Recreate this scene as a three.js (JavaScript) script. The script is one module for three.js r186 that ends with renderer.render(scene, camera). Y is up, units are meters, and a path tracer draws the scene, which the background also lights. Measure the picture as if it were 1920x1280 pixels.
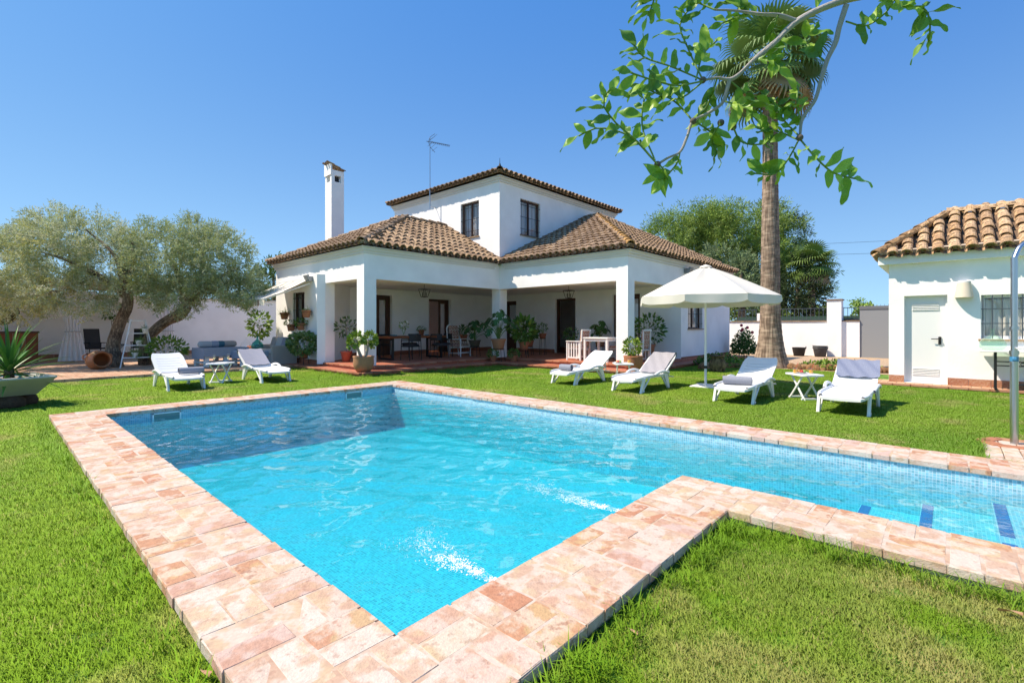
import * as THREE from 'three';
import { mergeGeometries } from 'three/addons/utils/BufferGeometryUtils.js';
import { RoundedBoxGeometry } from 'three/addons/geometries/RoundedBoxGeometry.js';

// ---------- camera, sky, sun, exposure ----------
// Ground plan: u runs right-back along the pool's short side, v runs left-back along its long side; world = (u, height, -v).
const YAW = THREE.MathUtils.degToRad(42.5), CO = Math.cos(YAW), SI = Math.sin(YAW), FPX = 900, EYE = 1.3, HOR = 612;
const scene = new THREE.Scene();
const camera = new THREE.PerspectiveCamera(2 * Math.atan(640 / FPX) * 180 / Math.PI, 1920 / 1280, 0.05, 900);
camera.position.set(0, EYE, 0);
camera.lookAt(CO * 10, EYE, -SI * 10);
camera.setViewOffset(1920, 1280, 0, 640 - HOR, 1920, 1280);
const renderer = new THREE.WebGLRenderer({ antialias: true });
renderer.toneMapping = THREE.LinearToneMapping;
renderer.toneMappingExposure = 1.74;
renderer.shadowMap.enabled = true;
const SUN = new THREE.Vector3(-0.92, 1.87, -1.0).normalize();
{
  const W = 1024, H = 512, d = new Float32Array(W * H * 4), dir = new THREE.Vector3();
  const Z = [0.0, 0.135, 0.56], HZ = [0.47, 0.78, 1.05], K = 1 / 1.57;
  for (let j = 0; j < H; j++) for (let i = 0; i < W; i++) {
    const el = ((j + 0.5) / H - 0.5) * Math.PI, az = ((i + 0.5) / W - 0.5) * 2 * Math.PI;
    dir.set(Math.cos(az) * Math.cos(el), Math.sin(el), Math.sin(az) * Math.cos(el));
    const deg = Math.max(0, el * 180 / Math.PI), w = Math.exp(-deg / 15), g = Math.acos(Math.min(1, dir.dot(SUN))) * 180 / Math.PI;
    const glow = 0.36 * Math.exp(-g / 36) + 0.45 * Math.exp(-g / 13), o = (j * W + i) * 4, tint = [0.60, 1.10, 1.25];
    for (let c = 0; c < 3; c++) d[o + c] = K * (Z[c] * (1 - w) + HZ[c] * w + glow * tint[c]) * (el < 0 ? Math.max(0.35, 1 + el * 2) : 1);
    d[o + 3] = 1;
  }
  const t = new THREE.DataTexture(d, W, H, THREE.RGBAFormat, THREE.FloatType);
  t.mapping = THREE.EquirectangularReflectionMapping; t.magFilter = t.minFilter = THREE.LinearFilter; t.needsUpdate = true;
  scene.background = t; scene.environment = t;
}
const sun = new THREE.DirectionalLight(0xfff0da, 4.1);
sun.position.copy(SUN).multiplyScalar(60).add(new THREE.Vector3(9, 0, -9)); sun.target.position.set(9, 0, -9);
sun.castShadow = true; sun.shadow.mapSize.set(4096, 4096); sun.shadow.radius = 1;
Object.assign(sun.shadow.camera, { left: -45, right: 45, top: 45, bottom: -45, near: 1, far: 160 });
scene.add(sun, sun.target);

// ---------- helpers ----------
let seed = 7; const rand = () => { seed = (seed + 0x6d2b79f5) | 0; let t = Math.imul(seed ^ (seed >>> 15), 1 | seed); t = (t + Math.imul(t ^ (t >>> 7), 61 | t)) ^ t; return ((t ^ (t >>> 14)) >>> 0) / 4294967296; };
const rr = (a, b) => a + (b - a) * rand(), pick = (a) => a[Math.floor(rand() * a.length)], PI = Math.PI;
const v3 = (x, y, z) => new THREE.Vector3(x, y, z);
const W3 = (u, v, h = 0) => v3(u, h, -v);
const gp = (px, py, h = 0) => { const d = FPX * (EYE - h) / (py - HOR), s = (px - 960) / FPX * d; return [d * CO + s * SI, d * SI - s * CO]; };
const atDepth = (px, py, d) => { const s = (px - 960) / FPX * d; return W3(d * CO + s * SI, d * SI - s * CO, EYE + (HOR - py) / FPX * d); };
const onU = (px, py, u) => { const k = (px - 960) / FPX, v = (u * SI - k * u * CO) / (CO + k * SI); return [v, EYE + (HOR - py) * (u * CO + v * SI) / FPX]; };
const onV = (px, py, v) => { const k = (px - 960) / FPX, u = (v * CO + k * v * SI) / (SI - k * CO); return [u, EYE + (HOR - py) * (u * CO + v * SI) / FPX]; };
const taken = {};
const numbered = (n) => { const k = taken[n] = (taken[n] ?? -1) + 1; return k ? n + '_' + String(k).padStart(3, '0') : n; };
const shade = (o) => { o.castShadow = o.receiveShadow = true; return o; };
function thing(name, label, category, [u, v, h = 0] = [0, 0, 0], turn = 0, group) {
  const o = new THREE.Group(); o.name = numbered(name); o.position.set(u, h, -v); o.rotation.y = turn; o.userData = { label, category };
  if (group) o.userData.group = group; scene.add(o); return o;
}
function part(parent, name, geo, m, label) { const o = shade(new THREE.Mesh(geo, m)); o.name = name; if (label) o.userData.label = label; parent.add(o); return o; }
function solo(name, label, category, geo, m, [u, v, h = 0] = [0, 0, 0], turn = 0, group) {
  const o = shade(new THREE.Mesh(geo, m)); o.name = numbered(name); o.position.set(u, h, -v); o.rotation.y = turn; o.userData = { label, category };
  if (group) o.userData.group = group; scene.add(o); return o;
}
function struct(name, geo, m, label, category, parent = scene) { const o = shade(new THREE.Mesh(geo, m)); o.name = numbered(name); o.userData = { kind: 'structure', label, category }; parent.add(o); return o; }
function dup(o, label, [u, v, h = 0], turn = 0) { const c = o.clone(); c.name = numbered(o.name.replace(/_\d{3}$/, '')); c.userData = { ...o.userData, label }; c.position.set(u, h, -v); c.rotation.y = turn; scene.add(c); return c; }
const clean = (g) => { let n = g.index ? g.toNonIndexed() : g; for (const k of Object.keys(n.attributes)) if (!['position', 'normal', 'uv'].includes(k)) n.deleteAttribute(k); if (!n.attributes.uv) n.setAttribute('uv', new THREE.BufferAttribute(new Float32Array(n.attributes.position.count * 2), 2)); if (!n.attributes.normal) n.computeVertexNormals(); n.morphAttributes = {}; return n; };
const mg = (...gs) => mergeGeometries(gs.flat().map(clean));
const mv = (g, x = 0, y = 0, z = 0, ry = 0, rx = 0, rz = 0, s = 1) => g.applyMatrix4(new THREE.Matrix4().compose(v3(x, y, z), new THREE.Quaternion().setFromEuler(new THREE.Euler(rx, ry, rz, 'YXZ')), typeof s === 'number' ? v3(s, s, s) : s));
function uvBox(g, k = 1) { // uv in metres from the face's own direction
  g = clean(g); const p = g.attributes.position, n = g.attributes.normal, uv = new Float32Array(p.count * 2);
  for (let i = 0; i < p.count; i++) { const ax = Math.abs(n.getX(i)), ay = Math.abs(n.getY(i)), az = Math.abs(n.getZ(i)); const a = ay > ax && ay > az ? [p.getX(i), p.getZ(i)] : ax > az ? [p.getZ(i), p.getY(i)] : [p.getX(i), p.getY(i)]; uv[2 * i] = a[0] * k; uv[2 * i + 1] = a[1] * k; }
  g.setAttribute('uv', new THREE.BufferAttribute(uv, 2)); return g;
}
const bx = (w, h, d, x = 0, y = 0, z = 0, bev = 0, ry = 0, rx = 0, rz = 0) => mv(bev ? new RoundedBoxGeometry(w, h, d, 1, bev) : new THREE.BoxGeometry(w, h, d), x, y + h / 2, z, ry, rx, rz);
const boxUV = (u0, u1, v0, v1, h0, h1, bev = 0) => uvBox(bx(u1 - u0, h1 - h0, v1 - v0, (u0 + u1) / 2, h0, -(v0 + v1) / 2, bev));
const cyl = (r0, r1, h, x = 0, y = 0, z = 0, seg = 14, open = false) => new THREE.CylinderGeometry(r1, r0, h, seg, 1, open).translate(x, y + h / 2, z);
const lathe = (pts, seg = 20) => new THREE.LatheGeometry(pts.map(([r, y]) => new THREE.Vector2(Math.max(r, 1e-4), y)), seg);
const rod = (a, b, r = 0.01, seg = 6, r1 = r) => { const d = b.clone().sub(a), g = new THREE.CylinderGeometry(r1, r, d.length(), seg); return g.applyQuaternion(new THREE.Quaternion().setFromUnitVectors(v3(0, 1, 0), d.normalize())).translate((a.x + b.x) / 2, (a.y + b.y) / 2, (a.z + b.z) / 2); };
function beam(a, b, w, t, side = v3(0, 0, 1), bev = 0) { // box from a to b, w wide along side, t thick
  const d = b.clone().sub(a), L = d.length(); d.normalize(); const s = side.clone().addScaledVector(d, -side.dot(d)).normalize(), n = s.clone().cross(d);
  const g = bev ? new RoundedBoxGeometry(w, L, t, 1, bev) : new THREE.BoxGeometry(w, L, t); return g.applyMatrix4(new THREE.Matrix4().makeBasis(s, d, n)).translate((a.x + b.x) / 2, (a.y + b.y) / 2, (a.z + b.z) / 2);
}
const tube = (pts, r, seg = 20, rad = 6) => new THREE.TubeGeometry(new THREE.CatmullRomCurve3(pts), seg, r, rad);
function limb(pts, radii, seg = 24, rad = 10, bump = 0) { // tapered trunk or branch
  const c = new THREE.CatmullRomCurve3(pts), F = c.computeFrenetFrames(seg), pos = [], uv = [], idx = [];
  for (let i = 0; i <= seg; i++) { const t = i / seg, p = c.getPoint(t), x = t * (radii.length - 1), k = Math.min(radii.length - 2, Math.floor(x)), r = radii[k] + (radii[k + 1] - radii[k]) * (x - k);
    for (let j = 0; j <= rad; j++) { const a = j / rad * 2 * PI, q = r * (1 + bump * (Math.sin(a * 3 + t * 9) * 0.5 + Math.sin(a * 5 - t * 23 + 1) * 0.3 + Math.sin(t * 17 + a * 4) * 0.2)); const n = F.normals[i].clone().multiplyScalar(Math.cos(a) * q).addScaledVector(F.binormals[i], Math.sin(a) * q).add(p); pos.push(n.x, n.y, n.z); uv.push(j / rad * Math.max(0.2, 6 * radii[0]), t * c.getLength()); } }
  for (let i = 0; i < seg; i++) for (let j = 0; j < rad; j++) { const a = i * (rad + 1) + j, b = a + rad + 1; idx.push(a, a + 1, b, b, a + 1, b + 1); }
  const g = new THREE.BufferGeometry(); g.setAttribute('position', new THREE.Float32BufferAttribute(pos, 3)); g.setAttribute('uv', new THREE.Float32BufferAttribute(uv, 2)); g.setIndex(idx); g.computeVertexNormals(); return g;
}
function grid(nx, ny, f) { // sheet from a function (s,t) -> Vector3
  const pos = [], uv = [], idx = []; for (let j = 0; j <= ny; j++) for (let i = 0; i <= nx; i++) { const p = f(i / nx, j / ny); pos.push(p.x, p.y, p.z); uv.push(i / nx, j / ny); }
  for (let j = 0; j < ny; j++) for (let i = 0; i < nx; i++) { const a = j * (nx + 1) + i, b = a + nx + 1; idx.push(a, a + 1, b, b, a + 1, b + 1); }
  const g = new THREE.BufferGeometry(); g.setAttribute('position', new THREE.Float32BufferAttribute(pos, 3)); g.setAttribute('uv', new THREE.Float32BufferAttribute(uv, 2)); g.setIndex(idx); g.computeVertexNormals(); return g;
}
const polyShape = (pts) => { const s = new THREE.Shape(); pts.forEach(([a, b], i) => i ? s.lineTo(a, b) : s.moveTo(a, b)); s.closePath(); return s; };
const flat = (pts, h, holes = []) => { const s = polyShape(pts); s.holes = holes.map((q) => polyShape(q)); const g = new THREE.ShapeGeometry(s).rotateX(-PI / 2).translate(0, h, 0); return uvBox(g); };
const slabPoly = (pts, h0, h1) => uvBox(new THREE.ExtrudeGeometry(polyShape(pts), { depth: h1 - h0, bevelEnabled: false }).rotateX(-PI / 2).translate(0, h0, 0));
const hole = (a0, a1, b0, b1) => { const p = new THREE.Path(); p.moveTo(a0, b0); p.lineTo(a0, b1); p.lineTo(a1, b1); p.lineTo(a1, b0); p.closePath(); return p; };
function wallPlane(axis, at, a0, a1, h0, h1, holes = [], th = 0.3) { // outward normal -u or -v, thickness inwards
  const s = polyShape([[a0, h0], [a1, h0], [a1, h1], [a0, h1]]); s.holes = holes.map((q) => hole(...q));
  const g = new THREE.ExtrudeGeometry(s, { depth: th, bevelEnabled: false });
  g.applyMatrix4(axis === 'u' ? new THREE.Matrix4().makeBasis(v3(0, 0, -1), v3(0, 1, 0), v3(1, 0, 0)).setPosition(at, 0, 0) : new THREE.Matrix4().setPosition(0, 0, -(at + th)));
  return uvBox(g);
}
// ---------- textures ----------
const hash = (x, y, s) => { let h = Math.imul(x, 374761393) + Math.imul(y, 668265263) + Math.imul(s, 1274126177); h = Math.imul(h ^ (h >>> 13), 1274126177); return ((h ^ (h >>> 16)) >>> 0) / 4294967296; };
function vnoise(x, y, per, s) { const i = Math.floor(x), j = Math.floor(y), fx = x - i, fy = y - j, a = fx * fx * (3 - 2 * fx), b = fy * fy * (3 - 2 * fy), m = (q) => ((q % per) + per) % per; const h00 = hash(m(i), m(j), s), h10 = hash(m(i + 1), m(j), s), h01 = hash(m(i), m(j + 1), s), h11 = hash(m(i + 1), m(j + 1), s); return h00 + (h10 - h00) * a + (h01 - h00) * b + (h00 - h10 - h01 + h11) * a * b; }
function fbm(x, y, per, oct, s) { let v = 0, a = 0.5, t = 0; for (let o = 0; o < oct; o++) { v += a * vnoise(x, y, per, s + o); t += a; a *= 0.52; x *= 2; y *= 2; per *= 2; } return v / t; }
const cl = (x, a = 0, b = 1) => Math.min(b, Math.max(a, x)), mix = (a, b, t) => a.map((q, i) => q + (b[i] - q) * t), sm = (a, b, x) => { const t = cl((x - a) / (b - a)); return t * t * (3 - 2 * t); };
function tex(n, rep, f, srgb = true) { // f(s,t,x,y) -> [r,g,b] 0..255
  const d = new Uint8Array(n * n * 4); for (let y = 0; y < n; y++) for (let x = 0; x < n; x++) { const c = f(x / n, y / n, x, y), o = (y * n + x) * 4; d[o] = cl(c[0], 0, 255); d[o + 1] = cl(c[1], 0, 255); d[o + 2] = cl(c[2], 0, 255); d[o + 3] = 255; }
  const t = new THREE.DataTexture(d, n, n); t.wrapS = t.wrapT = THREE.RepeatWrapping; t.magFilter = THREE.LinearFilter; t.minFilter = THREE.LinearMipmapLinearFilter; t.generateMipmaps = true; if (srgb) t.colorSpace = THREE.SRGBColorSpace; t.repeat.set(rep, rep); t.needsUpdate = true; return t;
}
const rep = (t, k, l = k) => { const c = t.clone(); c.repeat.set(k, l); c.needsUpdate = true; return c; };
const lin = (r, g, b) => new THREE.Color().setRGB(r, g, b);
const mat = (color, roughness = 0.7, o = {}) => new THREE.MeshStandardMaterial({ color: Array.isArray(color) ? lin(...color) : color, roughness, side: THREE.DoubleSide, ...o });
const phy = (color, roughness, o = {}) => new THREE.MeshPhysicalMaterial({ color: Array.isArray(color) ? lin(...color) : color, roughness, side: THREE.DoubleSide, ...o });
const leafy = (color, o = {}) => phy(color, 0.75, { transmission: 0.32, thickness: 0, ior: 1.35, specularIntensity: 0.45, ...o });

const tPlaster = tex(512, 0.4, (s, t) => { const n = fbm(s * 8, t * 8, 8, 6, 3), k = fbm(s * 3, t * 3, 3, 3, 9), c = 244 + 12 * (n - 0.5) + 16 * (k - 0.5); return [c, c - 1, c - 2]; });
const bPlaster = tex(512, 1.3, (s, t) => { const n = fbm(s * 24, t * 24, 24, 4, 5) * 255; return [n, n, n]; }, false);
const tBrick = tex(1024, 1, (s, t) => { // old clay with lime bloom
  const a = fbm(s * 14, t * 14, 14, 5, 21), b = fbm(s * 30, t * 30, 30, 5, 22), c = fbm(s * 90, t * 90, 90, 3, 23), f = hash(Math.floor(s * 1024), Math.floor(t * 1024), 4);
  let q = mix([214, 162, 132], [230, 192, 164], b); q = mix(q, [232, 208, 164], sm(0.52, 0.68, fbm(s * 9 + 3, t * 9, 9, 4, 25)) * 0.8); q = mix(q, [244, 234, 224], sm(0.40, 0.60, a) * 0.85); q = mix(q, [172, 118, 100], sm(0.62, 0.78, b) * 0.45); const k = 0.9 + 0.14 * c + 0.07 * (f - 0.5); return q.map((x) => x * k); });
const tBrickPale = tex(1024, 1, (s, t) => { const a = fbm(s * 12, t * 12, 12, 5, 221), b = fbm(s * 30, t * 30, 30, 5, 222), c = fbm(s * 90, t * 90, 90, 3, 223); let q = mix([222, 190, 170], [232, 206, 186], b); q = mix(q, [236, 218, 186], sm(0.52, 0.7, fbm(s * 9 + 3, t * 9, 9, 4, 225)) * 0.7); q = mix(q, [243, 235, 228], sm(0.34, 0.58, a) * 0.9); q = mix(q, [190, 150, 134], sm(0.64, 0.8, b) * 0.4); const k = 0.92 + 0.12 * c; return q.map((x) => x * k); });
const bBrick = tex(512, 2, (s, t) => { const n = 160 * fbm(s * 20, t * 20, 20, 5, 31) + 80 * fbm(s * 80, t * 80, 80, 3, 33); return [n, n, n]; }, false);
const tRoof = tex(512, 1.2, (s, t) => { const a = fbm(s * 6, t * 6, 6, 5, 41), b = fbm(s * 40, t * 40, 40, 4, 42), c = fbm(s * 12, t * 12, 12, 4, 43); let q = mix([192, 164, 138], [222, 200, 174], a); q = mix(q, [120, 98, 78], sm(0.5, 0.72, b) * 0.7); q = mix(q, [74, 64, 56], sm(0.6, 0.8, c) * 0.55); q = mix(q, [206, 168, 74], sm(0.66, 0.78, fbm(s * 20, t * 20, 20, 4, 44)) * 0.7); return q; });
const MOS = 32;
const tMosaic = tex(1024, 1.25, (s, t) => { // 25 mm glass mosaic, cloudy mix of blues
  const x = s * MOS, y = t * MOS, i = Math.floor(x), j = Math.floor(y), fx = x - i, fy = y - j, g = Math.min(fx, fy, 1 - fx, 1 - fy) < 0.07; if (g) return [222, 234, 240];
  const h = hash(i, j, 51), k = 0.9 + 0.2 * hash(i, j, 52); const c = h < 0.28 ? [138, 200, 216] : h < 0.62 ? [148, 206, 221] : h < 0.86 ? [160, 213, 226] : [128, 192, 211]; return c.map((q) => q * k); });
const tLawn = tex(1024, 0.35, (s, t) => { const a = fbm(s * 5, t * 5, 5, 6, 61), b = fbm(s * 90, t * 90, 90, 3, 62), c = fbm(s * 11, t * 11, 11, 4, 63); let q = mix([70, 106, 22], [104, 142, 36], b); q = mix(q, [130, 138, 60], sm(0.58, 0.8, c) * 0.5); return q.map((x) => x * (0.75 + 0.5 * a)); });
const tPatio = tex(1024, 0.42, (s, t) => { // worn clay pavers, running bond
  const N = 16, y = t * N, j = Math.floor(y), x = s * N / 2 + (j % 2) * 0.5, i = Math.floor(x), fx = (x - i) * 2, fy = y - j, joint = Math.min(fx, 2 - fx, fy, 1 - fy) < 0.05, n = fbm(s * 30, t * 30, 30, 4, 71); if (joint) return [128, 110, 94]; const h = hash((i + 64) % 8, j, 72); return mix(mix([170, 122, 92], [204, 164, 130], h), [222, 196, 168], sm(0.45, 0.75, n) * 0.6); });
const tTerra = tex(1024, 0.5, (s, t) => { const N = 6, x = s * N, y = t * N, i = Math.floor(x), j = Math.floor(y), fx = x - i, fy = y - j, n = fbm(s * 24, t * 24, 24, 5, 81); if (Math.min(fx, fy, 1 - fx, 1 - fy) < 0.02) return [150, 122, 104]; return mix(mix([150, 78, 54], [176, 98, 70], hash(i, j, 82)), [192, 128, 100], n * 0.6); });
const tGravel = tex(1024, 0.5, (s, t) => { const c = fbm(s * 120, t * 120, 120, 2, 91), a = fbm(s * 8, t * 8, 8, 4, 92); return mix(mix([120, 96, 74], [216, 190, 160], sm(0.25, 0.75, c)), [186, 158, 126], 0.35 + 0.3 * a); });
const tBark = tex(512, 1, (s, t) => { const n = fbm(s * 24, t * 6, 6, 5, 101), m = fbm(s * 16, t * 16, 16, 4, 102); return mix([70, 58, 46], [158, 140, 116], sm(0.25, 0.75, n * 0.6 + m * 0.4)); });
const tPalm = tex(512, 1, (s, t) => { const n = fbm(s * 60, t * 12, 12, 4, 111), r = fbm(s * 6, t * 60, 6, 4, 112); return mix([84, 68, 56], [188, 166, 144], sm(0.2, 0.8, n * 0.5 + r * 0.5)); });
const tWood = tex(512, 1, (s, t) => { const n = fbm(s * 40, t * 4, 4, 5, 121); return mix([96, 52, 24], [170, 104, 54], n); });
const tCloth = tex(256, 4, (s, t, x, y) => { const n = fbm(s * 16, t * 16, 16, 4, 131) * 40 + ((x + y) % 4 < 2 ? 10 : 0); return [205 + n, 205 + n, 205 + n]; });
const tBloom = tex(256, 3, (s, t) => { const n = fbm(s * 9, t * 9, 9, 3, 141), m = fbm(s * 12 + 4, t * 12, 12, 3, 142); let q = [226, 210, 194]; if (n > 0.55) q = [164, 52, 52]; if (m > 0.6) q = [92, 104, 56]; if (n < 0.36) q = [206, 150, 130]; return q; });

const M = {
  plaster: mat(0xffffff, 0.92, { map: tPlaster, bumpMap: bPlaster, bumpScale: 0.002 }),
    trim: mat([0.80, 0.79, 0.76], 0.85, { map: tPlaster }),
  wet: mat([0.76, 0.76, 0.78], 0.3, { map: tMosaic }),
  cobalt: mat([0.02, 0.05, 0.30], 0.25),
  concrete: mat([0.50, 0.45, 0.38], 0.9, { map: tPlaster }),
  patio: mat(0xffffff, 0.9, { map: tPatio, bumpMap: tPatio, bumpScale: 0.004 }),
  terra: mat(0xffffff, 0.62, { map: tTerra }),
  gravel: mat(0xffffff, 0.95, { map: tGravel, bumpMap: tGravel, bumpScale: 0.012 }),
  soil: mat([0.17, 0.115, 0.07], 0.95),
  lawn: mat(0xffffff, 0.95, { map: tLawn }),
  roofBase: mat([0.16, 0.105, 0.07], 0.95),
  darkWood: mat([0.075, 0.03, 0.016], 0.5), blackIron: mat([0.018, 0.018, 0.02], 0.5, { metalness: 0.4 }),
  steel: mat([0.55, 0.56, 0.58], 0.28, { metalness: 1 }), grey: mat([0.27, 0.28, 0.29], 0.5), greyBar: mat([0.075, 0.09, 0.11], 0.5, { metalness: 0.3 }),
  white: phy([0.80, 0.80, 0.79], 0.34, { clearcoat: 0.25, clearcoatRoughness: 0.3 }), whitePaint: mat([0.78, 0.77, 0.74], 0.55), whiteMetal: mat([0.78, 0.78, 0.77], 0.42),
  glass: phy([1, 1, 1], 0.02, { transmission: 1, thickness: 0, ior: 1.5 }), greenGlass: phy([0.82, 0.96, 0.88], 0.03, { transmission: 0.97, thickness: 0, ior: 1.5 }), tealGlass: phy([0.25, 0.62, 0.56], 0.04, { transmission: 0.85, thickness: 0, ior: 1.5 }),
  clayPot: mat([0.50, 0.20, 0.10], 0.85, { map: tCloth }), clayLight: mat([0.50, 0.25, 0.13], 0.85, { map: tCloth }), clayGlaze: mat([0.42, 0.16, 0.06], 0.4),
  bark: mat(0xffffff, 0.95, { map: rep(tBark, 1.5), bumpMap: rep(tBark, 1.5), bumpScale: 0.03 }), twig: mat([0.26, 0.21, 0.16], 0.9), greenStem: mat([0.16, 0.26, 0.06], 0.8),
  palmBark: mat(0xffffff, 0.95, { map: rep(tPalm, 1, 2.2), bumpMap: rep(tPalm, 1, 2.2), bumpScale: 0.02 }),
  wood: mat(0xffffff, 0.6, { map: tWood }), cream: phy([0.70, 0.66, 0.58], 0.85, { transmission: 0.14, thickness: 0 }), ecru: mat([0.70, 0.66, 0.55], 0.9),
  towel: mat([0.33, 0.34, 0.40], 0.97, { map: tCloth }), towelDark: mat([0.05, 0.055, 0.085], 0.97, { map: tCloth }), towelBlue: mat([0.24, 0.27, 0.38], 0.97, { map: tCloth }),
  bloom: mat(0xffffff, 0.9, { map: tBloom }), taupe: mat([0.50, 0.45, 0.41], 0.9, { map: tCloth }), cushion: mat([0.62, 0.61, 0.60], 0.95, { map: tCloth }), slate: mat([0.40, 0.44, 0.53], 0.9, { map: tCloth }), teal: mat([0.07, 0.19, 0.25], 0.9, { map: tCloth }),
  curtain: phy([0.82, 0.82, 0.84], 0.95, { transmission: 0.35, thickness: 0 }), black: mat([0.012, 0.012, 0.014], 0.6), juice: mat([0.85, 0.42, 0.01], 0.3), red: mat([0.5, 0.03, 0.02], 0.5),
};
const frontU = -PI / 2; // turn for things that look towards -u; things that look towards -v need none
// ---------- the ground ----------
const POOL = [[1.07, 1.61], [3.83, 1.61], [3.83, -1.6], [5.76, -1.6], [5.76, 8.7], [1.07, 8.7]];
const OUT = [[0.58, 1.12], [3.34, 1.12], [3.34, -2.1], [6.25, -2.1], [6.25, 9.19], [0.58, 9.19]];
const MID = [[0.87, 1.41], [3.63, 1.41], [3.63, -1.8], [5.96, -1.8], [5.96, 8.9], [0.87, 8.9]];
const ring = (a, b, h0, h1) => { const s = polyShape(a); s.holes = [polyShape(b)]; return uvBox(new THREE.ExtrudeGeometry(s, { depth: h1 - h0, bevelEnabled: false }).rotateX(-PI / 2).translate(0, h0, 0)); };
struct('ground', flat([[-300, -300], [420, -300], [420, 420], [-300, 420]], -0.03, [MID]), mat([0.17, 0.16, 0.08], 0.95), 'dry flat land reaching to the horizon beyond the garden', 'ground');
struct('lawn', flat([[-16, -14], [16.6, -14], [16.6, 15.6], [-16, 15.6]], 0, [MID]), M.lawn, 'mown green lawn around the swimming pool', 'lawn');
struct('patio', slabPoly([[-9, 15.15], [6.46, 15.15], [6.46, 17.9], [9, 17.9], [9, 25.6], [-9, 25.6]], -0.1, 0.08), M.patio, 'worn clay paved patio under the olive trees', 'patio');
const PORCH = [[6.98, 11.92], [12.35, 11.92], [12.35, 6.82], [20.8, 6.82], [20.8, 17.8], [6.98, 17.8]];
const terrace = struct('terrace', slabPoly([[6.46, 11.2], [11.5, 11.2], [11.5, 6.28], [21.4, 6.28], [21.4, 18], [6.46, 18]], -0.1, 0.1), M.terra, 'red tiled terrace step around the house', 'terrace');
part(terrace, 'porch_floor', slabPoly([[6.93, 11.87], [12.3, 11.87], [12.3, 6.77], [20.9, 6.77], [20.9, 17.9], [6.93, 17.9]], 0.05, 0.2), M.terra);
{ // brick nosing of the steps
  const nose = (a0, a1, at, axis, h) => { const n = Math.max(1, Math.round((a1 - a0) / 0.3)), w = (a1 - a0) / n; for (let i = 0; i < n; i++) { const c = a0 + (i + 0.5) * w, m = pick(noseM); part(terrace, 'brick', axis === 'u' ? bx(0.1, 0.045, w - 0.01, at, h - 0.042, -c, 0.008) : bx(w - 0.01, 0.045, 0.1, c, h - 0.042, -at, 0.008), m); } };
  const noseM = [mat([0.42, 0.2, 0.125], 0.85, { map: tBrick }), mat([0.5, 0.27, 0.18], 0.85, { map: tBrick }), mat([0.58, 0.36, 0.25], 0.85, { map: tBrick })];
  nose(11.2, 15.1, 6.46, 'u', 0.104); nose(6.5, 11.45, 11.2, 'v', 0.104); nose(6.28, 11.15, 11.5, 'u', 0.104); nose(11.56, 16.4, 6.28, 'v', 0.104);
  nose(11.87, 14.1, 6.93, 'u', 0.204); nose(6.98, 12.2, 11.87, 'v', 0.204); nose(6.8, 11.82, 12.3, 'u', 0.204);
}
struct('gravel_drive', flat([[16.3, -14], [40, -14], [40, 18], [16.3, 18]], 0.008), M.gravel, 'pale pebble drive in front of the gate', 'drive');
// ---------- the pool ----------
const pool = new THREE.Group(); pool.name = 'pool_basin'; pool.userData = { kind: 'structure', label: 'swimming pool basin lined with pale blue mosaic', category: 'pool' }; scene.add(pool);
part(pool, 'pool_wall', ring(MID, POOL, -1.6, 0.03), M.wet);
part(pool, 'pool_floor', slabPoly(MID, -1.6, -0.76), M.wet);
[[-1.6, -0.25, -0.19], [-0.25, 0.2, -0.31], [0.2, 0.65, -0.43], [0.65, 1.1, -0.55], [1.1, 1.55, -0.67]].forEach(([a, b, h], k) => {
  const st = part(pool, 'step', boxUV(3.84, 5.75, a - (k ? 0.3 : 0), b, -1.5, h), M.wet);
  for (const [p, q] of [[3.88, 4.72], [4.88, 5.72]]) part(st, 'edge_stripe', bx(q - p, 0.006, 0.075, (p + q) / 2, h - 0.001, -(b - 0.045)), M.cobalt);
});
for (const px of [312, 663]) { const [u] = onV(px, 740, 8.7), s = part(pool, 'skimmer', mg(bx(0.36, 0.016, 0.02, u, 0.0, -8.69), bx(0.36, 0.016, 0.02, u, -0.13, -8.69), bx(0.02, 0.15, 0.02, u - 0.17, -0.13, -8.69), bx(0.02, 0.15, 0.02, u + 0.17, -0.13, -8.69)), M.whiteMetal); part(s, 'flap', bx(0.33, 0.11, 0.012, u, -0.11, -8.692), mat([0.16, 0.24, 0.22], 0.5)); }
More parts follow.
